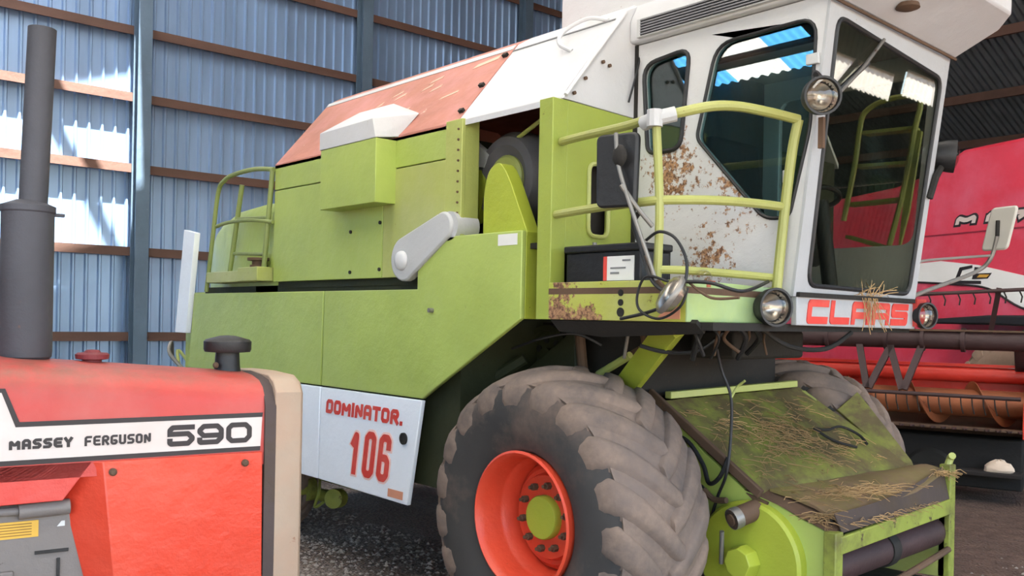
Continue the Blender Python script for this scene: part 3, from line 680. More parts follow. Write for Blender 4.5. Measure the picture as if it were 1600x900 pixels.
MB().bar((cabx(3.08)+.015,.96,3.06),(cabx(2.84)+.015,.70,2.86),.014,.022).build('wiper_blade', M['black'], wp)
# far side, back wall, floor of the cab
w3 = rounded([(.25,3.17),(1.18,3.17),(1.10,2.25),(.25,2.25)], .08)
fsd = MB().plate(side_outer, [w3], FXZ(YC1-.04), 0, .04).build('cab_side', M['white'], H, .004, 'far cab side wall')
MB().prism(w3, FXZ(YC1-.025), 0, .006).build('window_pane', M['glass_far'], fsd)
MB().box(.11,.14,YC0+.04,YC1-.04,1.93,3.3).build('cab_back', M['cabin'], H)
MB().box(.11,1.09,YC0+.04,YC1-.04,1.90,1.95).build('cab_floor', M['dark'], H)
st = MB().box(.35,.78,1.0,1.45,2.12,2.28).build('driver_seat', M['seat'], H, .04)
MB().prism([(.30,2.25),(.42,2.25),(.34,2.85),(.22,2.85)], FXZ(1.0), 0, .45).build('seat_back', M['seat'], st, .04)
MB().cyl((.95,1.2,1.95),(.88,1.2,2.45),.04,n=12).build('steering_column', M['black'], st)
MB().tube([(.86+.06*cos(a), 1.2+.2*sin(a), 2.47+.19*cos(a)*.25) for a in [2*pi*i/24 for i in range(24)]], .014, 8, True).build('steering_wheel', M['black'], st)
MB().box(.40,1.17,YC0+.06,YC0+.10,3.13,3.28).build('sun_blind', M['dark'], H)
# roof, vents, visor
vz = lambda z: 0
rf = MB()
rf.loft([[(x,yy,z) for yy,z in ((.55,3.305),(.545,3.42),(.60,3.52),(.80,3.60),(1.62,3.60),(1.82,3.52),(1.875,3.42),(1.87,3.305))] for x in (.10,1.30)])
rf.build('cab_roof', M['white'], H, .012)
vt = MB().box(.17,1.27,.525,.56,3.315,3.415).build('roof_vent', M['greyguard'], H, .004)
sl = MB()
for i in range(6): sl.box(.20,1.25,.518,.53,3.327+i*.0145,3.333+i*.0145)
sl.build('vent_slats', paint('vent_slat_grey','7d7c80',.6), vt)
MB().box(.20,1.25,.522,.527,3.322,3.408).build('vent_mesh', M['black'], vt)
vs = MB().loft([[(1.27,.55,3.285),(1.27,1.87,3.255),(1.27,1.87,3.50),(1.27,.55,3.52)],
                [(1.50,.56,3.375),(1.50,1.86,3.355),(1.50,1.86,3.53),(1.50,.56,3.55)],
                [(1.60,.68,3.41),(1.60,1.76,3.395),(1.60,1.76,3.50),(1.60,.68,3.52)]]).build('cab_visor', M['white'], H, .012, 'white overhanging visor with a lamp underneath')
MB().lathe([(.05,0),(.055,-.02),(.03,-.03),(.0,-.032)], (1.40,1.05,3.325), (0,0,1), 16).build('visor_lamp', M['grime'], vs)
MB().tube([(1.285,.58,3.27),(1.285,1.85,3.245)], .008, 6).build('visor_seam', M['grime'], vs)
# name plate
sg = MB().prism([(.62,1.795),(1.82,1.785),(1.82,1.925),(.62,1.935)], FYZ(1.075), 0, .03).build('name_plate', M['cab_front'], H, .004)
lw = MB(); lettering(lw, 'CLAAS', .70, 1.803, .185, .117, .035, .022, lambda u,v,w: (1.106+w,u,v), 0, .004, slant=.18, round_=.06)
lw.build('lettering', M['red_letter'], sg, recalc=False, flat=True, label='red word CLAAS')
MB().box(1.07,1.12,.62,1.84,1.928,1.95).build('sill_strip', M['dark'], H)
# ladder beside the far door
la = lambda px, py: P(px, py, 'y', 2.05)
al = MB().tube(spline([la(1318,345),la(1335,262),la(1343,205),la(1352,175),la(1385,156),la(1432,150),la(1438,165),la(1430,200),la(1420,256),la(1408,313),la(1385,400)]), .017, 8).build('access_ladder', GR, H, label='yellow-green access ladder beyond the far cab door')
for (a, b) in (((1345,210),(1425,202)),((1335,262),(1420,256)),((1322,322),(1408,313)),((1320,372),(1390,392))):
    p, q = la(*a), la(*b); MB().slab([p, q, q+Vector((0,.10,.0)), p+Vector((0,.10,0))], .02).build('ladder_step', GR, al)
p = la(1428,205); MB().slab([la(1424,200),la(1440,205),la(1420,330),la(1402,400)], .02).build('ladder_side_plate', GR, al)
# ---- battery bay behind the platform
MB().box(.11,.58,.30,.34,1.96,2.15).build('battery_backplate', M['dark'], H)

# ---- chassis and underside
MB().box(-.75,.05,.75,2.1,.55,1.78).build('threshing_body', M['dark'], H)
MB().box(.11,1.06,.04,1.85,1.765,1.80).build('cab_underplate', M['dark'], H)
MB().box(-.14,.14,.60,2.24,.62,.92).build('front_axle', M['dark'], H, .02)
MB().bar(P(1052,508,'y',.25), P(958,630,'y',.66), .125, .06, (.3,-1,0)).build('platform_brace', M['green_bright'], H, .004, 'yellow-green slanted platform brace')
MB().slab([(.10,-.0,1.795),(1.0,-.0,1.795),(1.0,.06,1.75),(.4,.06,1.72),(.1,.06,1.74)], .02).build('edge_beam', M['dark'], H)
pc = P(862,556,'y',.72)
pl = MB().lathe([(.19,0),(.19,.05),(.16,.05),(.15,.02),(.05,.02),(.05,.06),(0,.06)], pc, (0,-1,0), 30).build('drive_pulley', M['darkgreen'], H)
ph = MB()
for i in range(7): a = 2*pi*i/7; ph.cyl(pc+Vector((.10*cos(a),-.021,.10*sin(a))), pc+Vector((.10*cos(a),-.026,.10*sin(a))), .022, n=10)
ph.build('pulley_holes', M['black'], pl)
for i, (a, b, r, mt) in enumerate((((905,510,.62),(912,590,.62),.03,'grime'),((935,585,.6),(985,555,.6),.022,'green_old'),((925,590,.62),(1000,545,.66),.016,'grime'),
       ((985,500,.5),(975,560,.5),.01,'steel'),((1000,500,.5),(1010,560,.5),.014,'grime'),((740,610,.3),(820,560,.5),.035,'darkgreen'),((660,695,.25),(710,690,.3),.012,'green_old'))):
    tube_part('linkage_rod', [P(a[0],a[1],'y',a[2]), P(b[0],b[1],'y',b[2])], r, M[mt], sm=False)
MB().lathe([(.26,0),(.26,.06),(.2,.06),(.18,.02),(.0,.02)], P(735,640,'y',.45), (0,-1,0), 28).build('drive_pulley', M['green_dark'], H)
MB().lathe([(.2,0),(.2,.06),(.15,.06),(.13,.02),(.0,.02)], P(720,580,'y',.5), (0,-1,0), 28).build('drive_pulley', M['green_dark'], H)
MB().prism([(-1.0,.75),(-.55,.7),(-.3,1.2),(-.35,1.75),(-.9,1.4)], FXZ(.62), 0, .08).build('side_frame_plate', M['darkgreen'], H, .01)
# rear axle
MB().box(-3.75,-3.45,.5,2.34,.42,.60).build('rear_axle', M['green_dark'], H, .02)
ra = MB(); 
ra.lathe([(.10,0),(.10,.06),(.05,.06),(.05,.12),(0,.12)], P(487,762,'y',.5), (0,-1,0), 18)
ra.lathe([(.075,0),(.075,.10),(.03,.10),(0,.12)], P(530,778,'y',.55), (.5,-.8,.1), 18)
ra.cyl(P(492,772,'y',.55), P(535,778,'y',.55), .05, n=14); ra.tube(spline([P(500,745,'y',.5),P(498,770,'y',.45),P(492,792,'y',.45),P(505,785,'y',.45)]), .012, 8)
ra.box(-3.5,-2.6,.75,.9,.40,.5); ra.build('steering_knuckle', paint('grimy_yellow_green','8d9440',.6,var=.2,rust=.3,dirt=.3), H)

# ---- wheels
def tyre(mb_c, mb_l, c, R, r, wd, nl, side=1):
    """carcass in mb_c, bar lugs in mb_l; axis along y, side = -1 mirrors"""
    c = Vector(c); hw = wd/2
    prof = [(r*1.0,-hw*.80),(r*1.06,-hw*.88),(R*.62,-hw*1.0),(R*.72,-hw*1.03),(R*.80,-hw*1.0),(R*.855,-hw*.93),(R*.905,-hw*.6),(R*.93,0)]
    prof = prof+[(a,-h) for a,h in reversed(prof[:-1])]
    mb_c.lathe(prof, c, (0,1,0), 96, closed=True)
    crown = lambda a: R*(.992-.085*a*a)
    band = [(crown(abs(a))-R*.04, a*hw) for a in (-.93,-.75,-.5,-.25,0,.25,.5,.75,.93)]
    mb_l.lathe(band+[(R*.84,hw*.88),(R*.84,-hw*.88)], c, (0,1,0), 96, closed=True)
    for sd_ in (-1,1):
        for i in range(nl):
            p0 = 2*pi*(i+(.5 if sd_ > 0 else 0))/nl; secs = []
            for (a, drop, lag, w) in ((-.12,.008,.0,.075),(.12,.0,.08,.088),(.36,.0,.18,.098),(.60,.0,.28,.108),(.80,.004,.36,.115),(.93,.012,.405,.122),(1.0,.045,.425,.124),(1.03,.11,.435,.105),(1.02,.17,.437,.07)):
                y = sd_*a*hw; rad = crown(abs(a))-R*drop
                inn = rad-R*.065; ya = y*(.90 if a > .95 else 1); ph = p0-lag; hh = w/rad*.60; hb = w/rad*.92
                def q(rd, an, yy): return c+Vector((rd*sin(an), yy, rd*cos(an)))
                secs.append([q(inn,ph-hb,ya), q(rad-.008,ph-hh,y), q(rad,ph-hh*.5,y), q(rad,ph+hh*.5,y), q(rad-.008,ph+hh,y), q(inn,ph+hb,ya)])
            mb_l.loft(secs)
def wheel(parent, c, R, r, wd, nl, outward, mats, name='front_wheel', offs=.2, label=None, nuts=10):
    """a wheel part with tread bars, rim, disc, hub and nuts as sub-parts; outward = -1 faces -y"""
    c = Vector(c); a = MB(); b = MB(); tyre(a, b, c, R, r, wd, nl)
    w = a.build(name, mats[0], parent, label=label, angle=50); b.build('tread_bars', mats[1], w, angle=62)
    hw = wd/2; s = outward
    rim = [(r*1.03,hw*.93),(r*1.035,hw*.97),(r*1.0,hw*.99),(r*.965,hw*.95),(r*.93,hw*.84),(r*.90,hw*.55),(r*.885,hw*.50),(r*.84,hw*.45),(r*.82,hw*.15),(r*.80,0),(r*.80,-hw*.5),(r*.97,-hw*.85),(r*1.04,-hw*.93),(r*.9,-hw*.8),(r*.86,-hw*.3),(r*.88,hw*.1),(r*.94,hw*.6)]
    MB().lathe(rim, c, (0,s,0), 64, closed=True).build('wheel_rim', mats[2], w, angle=40)
    d0 = hw-offs
    disc = MB().lathe([(r*.81,d0-.06),(r*.72,d0-.03),(r*.66,d0-.035),(r*.62,d0),(r*.36,d0),(r*.0,d0),(0,d0-.03),(r*.60,d0-.03),(r*.81,d0-.08)], c, (0,s,0), 48).build('wheel_disc', mats[3], w)
    MB().lathe([(r*.33,d0),(r*.33,d0+.035),(r*.31,d0+.045),(r*.0,d0+.05)], c, (0,s,0), 32).build('hub_cap', mats[4], w, label='yellow-green hub cap')
    for i in range(nuts):
        an = 2*pi*(i+.3)/nuts; pnt = c+Vector((r*.48*cos(an), s*d0, r*.48*sin(an)))
        MB().cyl(pnt, pnt+Vector((0,s*.03,0)), .019, n=6).cyl(pnt+Vector((0,s*.03,0)), pnt+Vector((0,s*.05,0)), .010, n=8).build('wheel_nut', M['grime'], w)
    return w
TM = [M['rubber'], M['tread'], M['wheel_red'], M['hub_red'], M['green_bright']]
wheel(H, (0,.215,.777), .790, .345, .65, 19, -1, TM, label='near front wheel with orange-red rim')
wheel(H, (0,2.38,.777), .790, .345, .56, 19, 1, TM, label='far front wheel')
wheel(H, (-3.6,.38,.50), .50, .22, .36, 16, -1, TM, 'rear_wheel', .12, nuts=6)
wheel(H, (-3.6,2.46,.50), .50, .22, .36, 16, 1, TM, 'rear_wheel', .12, nuts=6)

# ---- feeder house
fsd_ = [(.0,1.30),(.10,1.37),(.17,1.33),(.44,1.10),(.70,.94),(.86,.91),(1.02,.85),(1.20,.80),(1.20,.40),(.62,.36),(.45,.60),(.30,.88),(.05,1.12)]
fh = MB().prism(fsd_, FXZ(.83), 0, .03).build('feeder_side', M['green'], H, .004, 'green near cheek of the feeder house')
MB().prism([(.10,1.37),(.30,1.38),(1.03,.93),(1.20,.93),(1.20,.40),(.62,.36),(.10,1.0)], FXZ(2.03), 0, .03).build('feeder_side', M['green_old'], H, .004)
gtop = MB(); N1, N2 = 10, 12
rows = []
for i in range(N1+1):
    s = i/N1; row = []
    for j in range(N2+1):
        t = j/N2
        L = Vector((.12,.84,1.355)).lerp(Vector((.80,.84,.925)), s); R_ = Vector((.26,2.05,1.40)).lerp(Vector((1.02,2.05,.975)), s)
        p = L.lerp(R_, t); p.z += .03*sin(pi*t)*sin(pi*s)+random.uniform(-.004,.004); row.append(p)
    rows.append(row)
def grid_slab(mb, rows, th):
    n = len(rows[0]); m_ = len(rows); vs = [p for r_ in rows for p in r_]; k_ = len(vs); vs += [p-Vector((0,0,th)) for p in vs]
    fs = []
    for i in range(m_-1):
        for j in range(n-1):
            a = i*n+j; fs += [(a,a+1,a+n+1,a+n), (k_+a,k_+a+n,k_+a+n+1,k_+a+1)]
    bd = [j for j in range(n)]+[i*n+n-1 for i in range(1,m_)]+[(m_-1)*n+j for j in range(n-2,-1,-1)]+[i*n for i in range(m_-2,0,-1)]
    for q in range(len(bd)): a, b = bd[q], bd[(q+1)%len(bd)]; fs.append((a,b,k_+b,k_+a))
    mb.add(vs, fs)
grid_slab(gtop, rows, .02)
FD = M['green_dirty']
gt = gtop.build('feeder_top', FD, H, angle=60)
MB().bar((.13,.90,1.385),(.27,1.98,1.425),.05,.04).build('top_cleat', M['green_old'], gt, .004)
tube_part('bent_wire', [(.62,1.62,1.20),(.66,1.70,1.19),(.66,1.85,1.2),(.73,1.93,1.155),(.80,1.90,1.11)], .008, M['dark'], gt)
tube_part('bent_wire', [(.62,1.62,1.20),(.72,1.66,1.14),(.80,1.78,1.10)], .008, M['dark'], gt)
rows = []
for i in range(7):
    s = i/6; row = []
    for j in range(11):
        t = j/10
        L = Vector((.80,.90,.955)).lerp(Vector((1.18,.90,.86)), s); R_ = Vector((1.0,2.0,1.0)).lerp(Vector((1.20,2.02,1.0)), s)
        p = L.lerp(R_, t); p.z += .02*sin(pi*s)+random.uniform(-.003,.003)-.035*sin(pi*t)*s; row.append(p)
    rows.append(row)
fl = MB(); grid_slab(fl, rows, .015)
fl.build('feeder_flap', paint('rusty_flap','6f5f3a',.75,var=.25,rust=.2,dirt=.5,dcol='745a48',dscale=5,fade=('7f7a3a',2,.7)), H, angle=60, label='rust-brown hinged flap')
rb = []
for i in range(5):
    s = i/4; rb.append([Vector((1.18+.04*s, .86+1.18*t, .90-.075*s+.10*t*(1-s)-.04*sin(pi*t)*(1-s)+.02*t)) for t in [j/10 for j in range(11)]])
rm = MB(); grid_slab(rm, rb, .012); rm.build('rubber_strip', paint('cracked_rubber','463a34',.8,var=.25,dirt=.3), H, angle=60)
MB().bar((1.215,.84,.755),(1.215,2.06,.80),.03,.085).build('front_crossbar', M['green_chip'], H, .006, 'chipped green bar across the feeder mouth')
MB().box(1.16,1.225,.80,.87,.30,.82).build('mouth_post', M['green_chip'], H, .006)
MB().box(1.16,1.225,2.03,2.10,.30,1.03).build('mouth_post', M['green_chip'], H, .006)
MB().cyl((1.12,.86,.62),(1.12,2.03,.645),.085,n=28).build('feeder_roller', M['reel'], H)
MB().lathe([(.092,0),(.098,.02),(.098,.06),(.092,.08)], (1.12,1.42,.633), (0,1,.02), 24).build('roller_band', M['dark'], H)
MB().box(.70,1.165,.87,2.02,.72,.87).build('feeder_core', M['dark'], H)
MB().box(.6,1.18,.86,2.03,.34,.38).build('feeder_floor', M['dark'], H)
tube_part('lower_rod', [(1.22,.95,.46),(1.22,1.5,.50),(1.22,2.03,.56)], .018, M['grime'])
MB().slab([(.05,.86,1.37),(.05,2.04,1.40),(.05,2.04,.60),(.05,.86,.60)], .03).build('feeder_back', M['dark'], H)
MB().slab([(.70,.835,.945),(.90,.835,.90),(1.20,.835,.805),(1.20,.93,.85),(1.0,.95,.905),(.78,.95,.95)], -.015).build('cheek_ledge', M['grime'], H)
# drive drum on the near cheek
dh = Vector((.76,.83,.60))
dm = MB().lathe([(.30,0),(.30,.05),(.285,.065),(.0,.065)], dh, (0,-1,0), 44).build('feeder_drum', M['green_bright'], H, .0, 'round lime-green drive cover')
MB().lathe([(.085,.065),(.085,.10),(.075,.15),(.07,.15),(0,.15)], dh, (0,-1,0), 8).build('hub_cap', M['green_bright'], dm, .004)
fc = MB().lathe([(.0,-.01),(.03,-.008),(.03,.0),(.05,.0),(.052,.05),(.052,.16),(.04,.17),(.0,.17)], P(1143,812,'y',.66), (P(1182,796,'y',.80)-P(1143,812,'y',.66)), 24).build('hydraulic_ram', M['grime'], H, label='short rusty hydraulic cylinder')
MB().lathe([(.054,.0),(.056,.02),(.054,.045)], P(1143,812,'y',.66), (P(1182,796,'y',.80)-P(1143,812,'y',.66)), 24).build('ram_collar', M['steel'], fc)
tube_part('ram_rod', [P(1128,830,'y',.66),P(1127,880,'y',.7)], .012, M['steel'], fc, sm=False)
MB().slab([P(1178,775,'y',.82),P(1200,785,'y',.82),P(1195,800,'y',.82),P(1165,770,'y',.82)], .02).build('cheek_bracket', M['grime'], H)
# far guard plate
gu = [P(1308,640,'y',2.10),P(1340,612,'y',2.25),P(1362,640,'y',2.25),P(1425,720,'y',2.12),P(1432,738,'y',2.06),P(1400,720,'y',2.06)]
MB().slab(gu, .02).build('far_guard', M['green_dirty'], H, .004)
tube_part('mouth_hook', [(1.19,2.06,1.0),(1.2,2.08,1.06),(1.22,2.06,1.08)], .02, M['green_old'])
MB().bar((.06,.822,1.40),(.80,.822,.935),.03,.05).build('edge_flange', M['grime'], H, .006)
# ---- cables and hoses
def cable(pts, r=.009, mat='black', name='cable'):
    return tube_part(name, [P(x,y,'y',d) for x,y,d in pts], r, M[mat], H, 8)
cable([(985,320,-.1),(1005,400,-.05),(1020,440,-.1),(1045,460,-.12)])
cable([(1010,375,-.08),(1030,362,-.1),(1055,372,-.1),(1072,405,-.1),(1070,440,-.12),(1050,455,-.14)], .007)
cable([(1045,440,-.1),(1010,432,-.1),(996,460,-.1),(1000,485,-.1),(1030,498,-.1),(1062,480,-.1),(1075,450,-.08)], .006)
cable([(970,498,-.05),(1005,490,-.08),(1030,482,-.12)], .008)
cable([(1065,440,-.05),(1110,442,.0),(1160,455,.1),(1200,440,.5)], .008)
cable([(1000,380,-.02),(990,350,.0),(1000,330,.0)], .012, 'dark')
cable([(1010,400,-.04),(1028,440,-.05),(1055,462,-.12)], .013, 'grime')
cable([(1075,440,-.03),(1110,465,-.03),(1155,465,-.02)], .006, 'grime')
cable([(800,545,.3),(850,528,.35),(900,522,.5),(940,540,.6)], .008)
cable([(1000,540,.2),(1040,550,.3),(1090,548,.5),(1130,520,.6)], .01)
cable([(1120,545,.7),(1128,580,.75),(1142,620,.78),(1142,680,.78),(1135,740,.75),(1120,780,.78),(1100,850,.80)], .008)
cable([(1142,622,.78),(1152,605,.8),(1164,595,.8)], .007, 'green_old')
cable([(1045,675,.78),(1075,690,.78),(1098,725,.78),(1108,755,.76),(1125,745,.76),(1138,715,.78)], .012)
tube_part('hose_ring', [P(1087+14*cos(a),767+11*sin(a),'y',.77) for a in [2*pi*i/16 for i in range(17)]], .007, M['black'], H)
cable([(1100,765,.77),(1115,780,.77),(1135,782,.76)], .016, 'grime')
for i in range(9):
    x = 1085+i*14+random.uniform(-4,4); cable([(x,512,.3+.05*i),(x+random.uniform(-12,12),530,.3+.06*i),(x+random.uniform(-18,18),552+random.uniform(-8,10),.35+.06*i)], random.choice((.006,.009,.014)), random.choice(('black','dark','grime')))
cable([(1180,505,.6),(1230,540,.8),(1290,545,1.0),(1330,520,1.2)], .012, 'dark')
MB().box(.2,.5,1.0,1.7,1.60,1.76).build('valve_block', M['dark'], H, .02)

# ================================================================== battery on the platform
B = thing('battery', 'black vehicle battery with a white label standing on the rusty platform edge', 'battery', (.42,.15,1.958), 0, True)
MB().box(.17,.66,.03,.24,1.958,2.13).build('case', M['black'], B, .01)
MB().box(.16,.67,.02,.25,2.13,2.165).build('lid', M['black'], B, .008)
lb = MB().prism([(.43,1.99),(.62,1.99),(.62,2.105),(.43,2.105)], FXZ(.03), -.004, 0).build('label_sticker', M['sticker'], B)
MB().prism([(.43,1.99),(.452,1.99),(.452,2.105),(.43,2.105)], FXZ(.025), -.002, 0).build('red_edge', M['red_letter'], lb)
MB().prism([(.475,2.02),(.53,2.02),(.53,2.03),(.475,2.03)], FXZ(.025), -.002, 0).prism([(.475,2.045),(.57,2.045),(.57,2.053),(.475,2.053)], FXZ(.025), -.002, 0).prism([(.55,2.08),(.60,2.08),(.60,2.088),(.55,2.088)], FXZ(.025), -.002, 0).build('print_lines', M['grey'], lb)
for x in (.25,.58): MB().cyl((x,.15,2.165),(x,.15,2.19),.012,n=10).build('terminal', M['steel'], B)

# ================================================================== red tractor
T = thing('tractor', 'red tractor with exhaust stack and beige grille, marked 590, at left front', 'tractor', (.3331,-1.5972,0), radians(81.5974))
def tloft(name, us, fn, mat, bevel=0, label=None): return MB().loft([[(u,y,z) for y,z in fn(u)] for u in us]).build(name, mat, T, bevel, label)
def hood_sec(u):
    top = 1.572+(-.02-u)*.078 if u < 0 else 1.572
    return [(0,1.25),(0,top-.115),(.008,top-.075),(.03,top-.045),(.075,top-.022),(.16,top-.008),(.30,top),(.44,top-.008),(.525,top-.022),(.57,top-.045),(.592,top-.075),(.60,top-.115),(.60,1.25)]
hd = tloft('hood', [-1.75,-1.3,-.95,-.6,-.3,-.06], hood_sec, M['t_hood'])
# dust on the hood: material patch by height of the thing itself
FTs = lambda u, v, w: (u, w, v)
dec = MB().prism([(-1.7,1.318),(-.075,1.318),(-.07,1.424),(-.862,1.424),(-.905,1.535),(-1.7,1.535)], FTs, -.002, 0).build('side_decal', M['decal'], hd, label='white side stripe with black edges')
bl = MB().prism([(-1.7,1.302),(-.076,1.302),(-.075,1.318),(-1.7,1.318)], FTs, -.003, 0)
bl.prism([(-.07,1.424),(-.068,1.440),(-.855,1.440),(-.897,1.548),(-1.7,1.548),(-1.7,1.535),(-.907,1.535),(-.866,1.424)], FTs, -.003, 0).build('stripe_edges', M['decal_black'], hd)
lt = MB(); fT = lambda u, v, w: (u, w, v)
lettering(lt, 'MASSEY', -.884, 1.352, .0265, .033, .0095, .0040, fT, -.004, -.002); lt.build('lettering', M['decal_black'], hd, label='black word MASSEY', recalc=False, flat=True)
lt = MB(); lettering(lt, 'FERGUSON', -.664, 1.352, .0225, .033, .0075, .0040, fT, -.004, -.002); lt.build('lettering', M['decal_black'], hd, label='black word FERGUSON', recalc=False, flat=True)
lt = MB(); lettering(lt, '590', -.402, 1.334, .092, .074, .0175, .009, fT, -.004, -.002, round_=.5); lt.build('lettering', M['decal_black'], hd, label='black number 590', recalc=False, flat=True)
MB().prism([(-1.75,1.30),(-.637,1.30),(-.725,1.178),(-1.75,1.168)], FXZ(.0), 0, .6).build('side_rail', M['t_red'], T, .002)
MB().add([(-.637,.0,1.298),(-.607,-.012,1.298),(-.07,-.012,1.298),(-.06,-.012,.45),(-.52,-.012,.45),(-.55,.07,.45),(-.722,.06,1.175),
          (-.637,.03,1.298),(-.607,.02,1.298),(-.07,.02,1.298),(-.06,.02,.45),(-.52,.02,.45),(-.55,.09,.45),(-.722,.08,1.175)],
         [(1,2,3,4),(0,1,4,5,6),(7,13,12,11,8),(8,11,10,9),(0,7,8,1),(1,8,9,2),(2,9,10,3),(3,10,11,4),(4,11,12,5),(5,12,13,6),(6,13,7,0)]).build('side_cover', M['t_bright'], T, .003)
for u in (-.577,-.134): MB().lathe([(.013,0),(.013,.008),(.008,.014),(0,.015)], (u,-.012,1.262), (0,-1,0), 14).build('cover_bolt', M['grime'], T)
# engine side
eb = MB().box(-1.75,-.55,.05,.55,.55,1.165).build('engine_cover', M['t_grey'], T, .01)
MB().box(-.80,-.70,.042,.052,1.0,1.01).box(-.735,-.725,.042,.052,.88,.98).build('cover_slots', M['black'], eb)
MB().prism([(-1.0,1.058),(-.79,1.058),(-.79,1.112),(-1.0,1.112)], lambda u,v,w:(u,.05+w,v), -.003, 0).build('sticker', M['yellow'], eb)
sk = MB()
for i in range(5): sk.prism([(-.94,1.066+i*.009),(-.81,1.066+i*.009),(-.81,1.069+i*.009),(-.94,1.069+i*.009)], lambda u,v,w:(u,.05+w,v), -.004, -.003)
sk.build('sticker_print', paint('brown_print','8d6a2a',.6,bump=0), eb)
MB().prism([(-.735,1.085),(-.712,1.085),(-.712,1.102),(-.722,1.102)], lambda u,v,w:(u,.05+w,v), -.003, 0).build('paper_scrap', M['sticker'], eb)
MB().box(-.97,-.86,.035,.055,.86,.955).build('cover_plate', M['t_grey'], eb, .006)
pp = MB().tube([(-1.0,.04,1.150),(-.85,.035,1.148)], .014, 12).tube([(-.85,.035,1.146),(-.70,.04,1.150)], .026, 12).build('coolant_pipe', M['t_grey'], T)
MB().box(-.69,-.66,.10,.5,.5,1.17).build('engine_front', M['dark'], T)
# grille end
tloft('rubber_strip', [-.062,-.022], lambda u: [(y if y>0 else -.014, z) for y,z in hood_sec(-.06)][1:-1]+[(.60,.42),(-.014,.42)], M['t_rubber'])
def gs(u, e):
    top = 1.572-e*.25
    return [(-.012+e,.40),(-.012+e,top-.06),(.02+e,top-.02),(.08+e,top),(.30,top+.004),(.52-e,top),(.58-e,top-.02),(.612-e,top-.06),(.612-e,.40)]
g_ = MB().loft([[(u,y,z) for y,z in gs(u,e)] for u,e in ((-.024,0),(.05,0),(.075,.008),(.09,.03))]).build('grille_shell', M['t_beige'], T, .004)
gl = MB()
for i in range(16): gl.box(.088,.10,.08,.52,.55+i*.06,.57+i*.06)
gl.build('grille_bars', M['black'], g_)
# on the hood
ex = MB().lathe([(.05,-.03),(.082,.0),(.084,.02),(.084,.50),(.088,.505),(.088,.525),(.04,.545),(.0,.545)], (-.815,.30,1.635), (0,0,1), 36).build('exhaust_muffler', M['exhaust'], T)
MB().lathe([(.046,0),(.046,.62),(.040,.62),(.040,.3),(0,.3)], (-.80,.30,2.165), (0.03,0,1), 28).build('exhaust_pipe', M['exhaust'], ex)
MB().box(-.735,-.70,.285,.315,2.13,2.14).build('clamp_tab', M['exhaust'], ex)
pcn = MB().lathe([(.055,-.02),(.052,.0),(.048,.02),(.045,.075),(.085,.078),(.090,.088),(.090,.118),(.082,.126),(.03,.140),(0,.142)], (-.115,.30,1.572), (0,0,1), 32).build('air_intake_cap', M['black'], T, label='black mushroom air intake')
MB().ball((-.17,.26,1.60),(.012,.012,.012),8).build('valve_stem', M['grime'], T)
MB().lathe([(.03,-.02),(.032,.01),(.056,.014),(.058,.03),(.05,.036),(.03,.037),(.022,.046),(.0,.048)], (-.60,.30,1.612), (0,0,1), 12).build('fuel_cap', paint('dark_red_cap','7a2b30',.6,var=.2), T)
# chassis, wheels, seat (behind the frame of the photo)
MB().box(-2.6,-.2,.15,.45,.45,.75).build('chassis', M['t_grey'], T, .02)
MB().box(-.42,-.28,-.30,.90,.36,.46).build('front_axle', M['t_grey'], T, .01)
tm = [M['rubber'], M['rubber'], M['greyguard'], M['greyguard'], M['greyguard']]
wheel(T, (-.35,-.42,.38), .38, .2, .2, 14, -1, tm, 'front_wheel', .05, nuts=5)
wheel(T, (-.35,1.02,.38), .38, .2, .2, 14, 1, tm, 'front_wheel', .05, nuts=5)
wheel(T, (-2.5,-.45,.78), .78, .42, .42, 18, -1, tm, 'rear_wheel', .12, nuts=6)
wheel(T, (-2.5,1.05,.78), .78, .42, .42, 18, 1, tm, 'rear_wheel', .12, nuts=6)
MB().box(-2.62,-2.38,-.24,.84,.66,.9).build('rear_axle', M['t_grey'], T, .02)
MB().box(-2.55,-2.15,.1,.5,1.0,1.08).prism([(-2.6,1.05),(-2.52,1.05),(-2.6,1.45),(-2.68,1.45)], FXZ(.1), 0, .4).build('tractor_seat', M['seat'], T, .02)
MB().tube([(-1.75,.3,1.5),(-1.95,.3,1.62)], .02, 8).tube([(-1.95+.06*cos(a),.3+.19*sin(a),1.62+.18*cos(a)) for a in [2*pi*i/24 for i in range(24)]], .013, 8, True).build('steering_wheel', M['black'], T)
MB().box(-2.5,-1.7,.12,.48,.7,1.0).build('gearbox', M['t_grey'], T, .03)

# ================================================================== crimson combine behind
R2 = thing('combine_harvester', 'crimson combine harvester with a white side stripe standing behind the reel', 'combine harvester', (-1.7076,9.0920,0), radians(158.7974))
MB().prism([(5.2,1.2),(5.2,3.5),(3.2,3.72),(1.2,3.78),(.45,3.90),(-.03,4.12),(-.94,4.12),(-3.2,4.0),(-3.2,1.75),(-1.6,1.8),(-.2,1.3),(.6,1.2)], lambda u,v,w:(u,w,v), -2.9, 0).build('body_side', M['mf_red'], R2, .05)
MB().prism([(.62,3.02),(-3.2,3.0),(-3.2,3.02),(.62,3.04)], FTs, 0, .006).build('body_crease', paint('dark_crimson','8a1c30',.4), R2)
wsr = MB().prism([(.9,2.66),(.3,2.68),(-.3,2.60),(-.98,2.44),(-1.6,2.2),(-2.6,1.9),(-2.6,1.75),(-1.6,1.9),(-.95,2.06),(-.47,2.30),(.09,2.37),(.9,2.43)], FTs, 0, .008).build('side_stripe', M['sticker_bright'], R2)
MB().tube(spline([(.9,.008,2.425),(.09,.008,2.365),(-.47,.008,2.295),(-.95,.008,2.055),(-1.6,.008,1.895)]), .014, 6).build('stripe_edge', M['decal_black'], wsr)
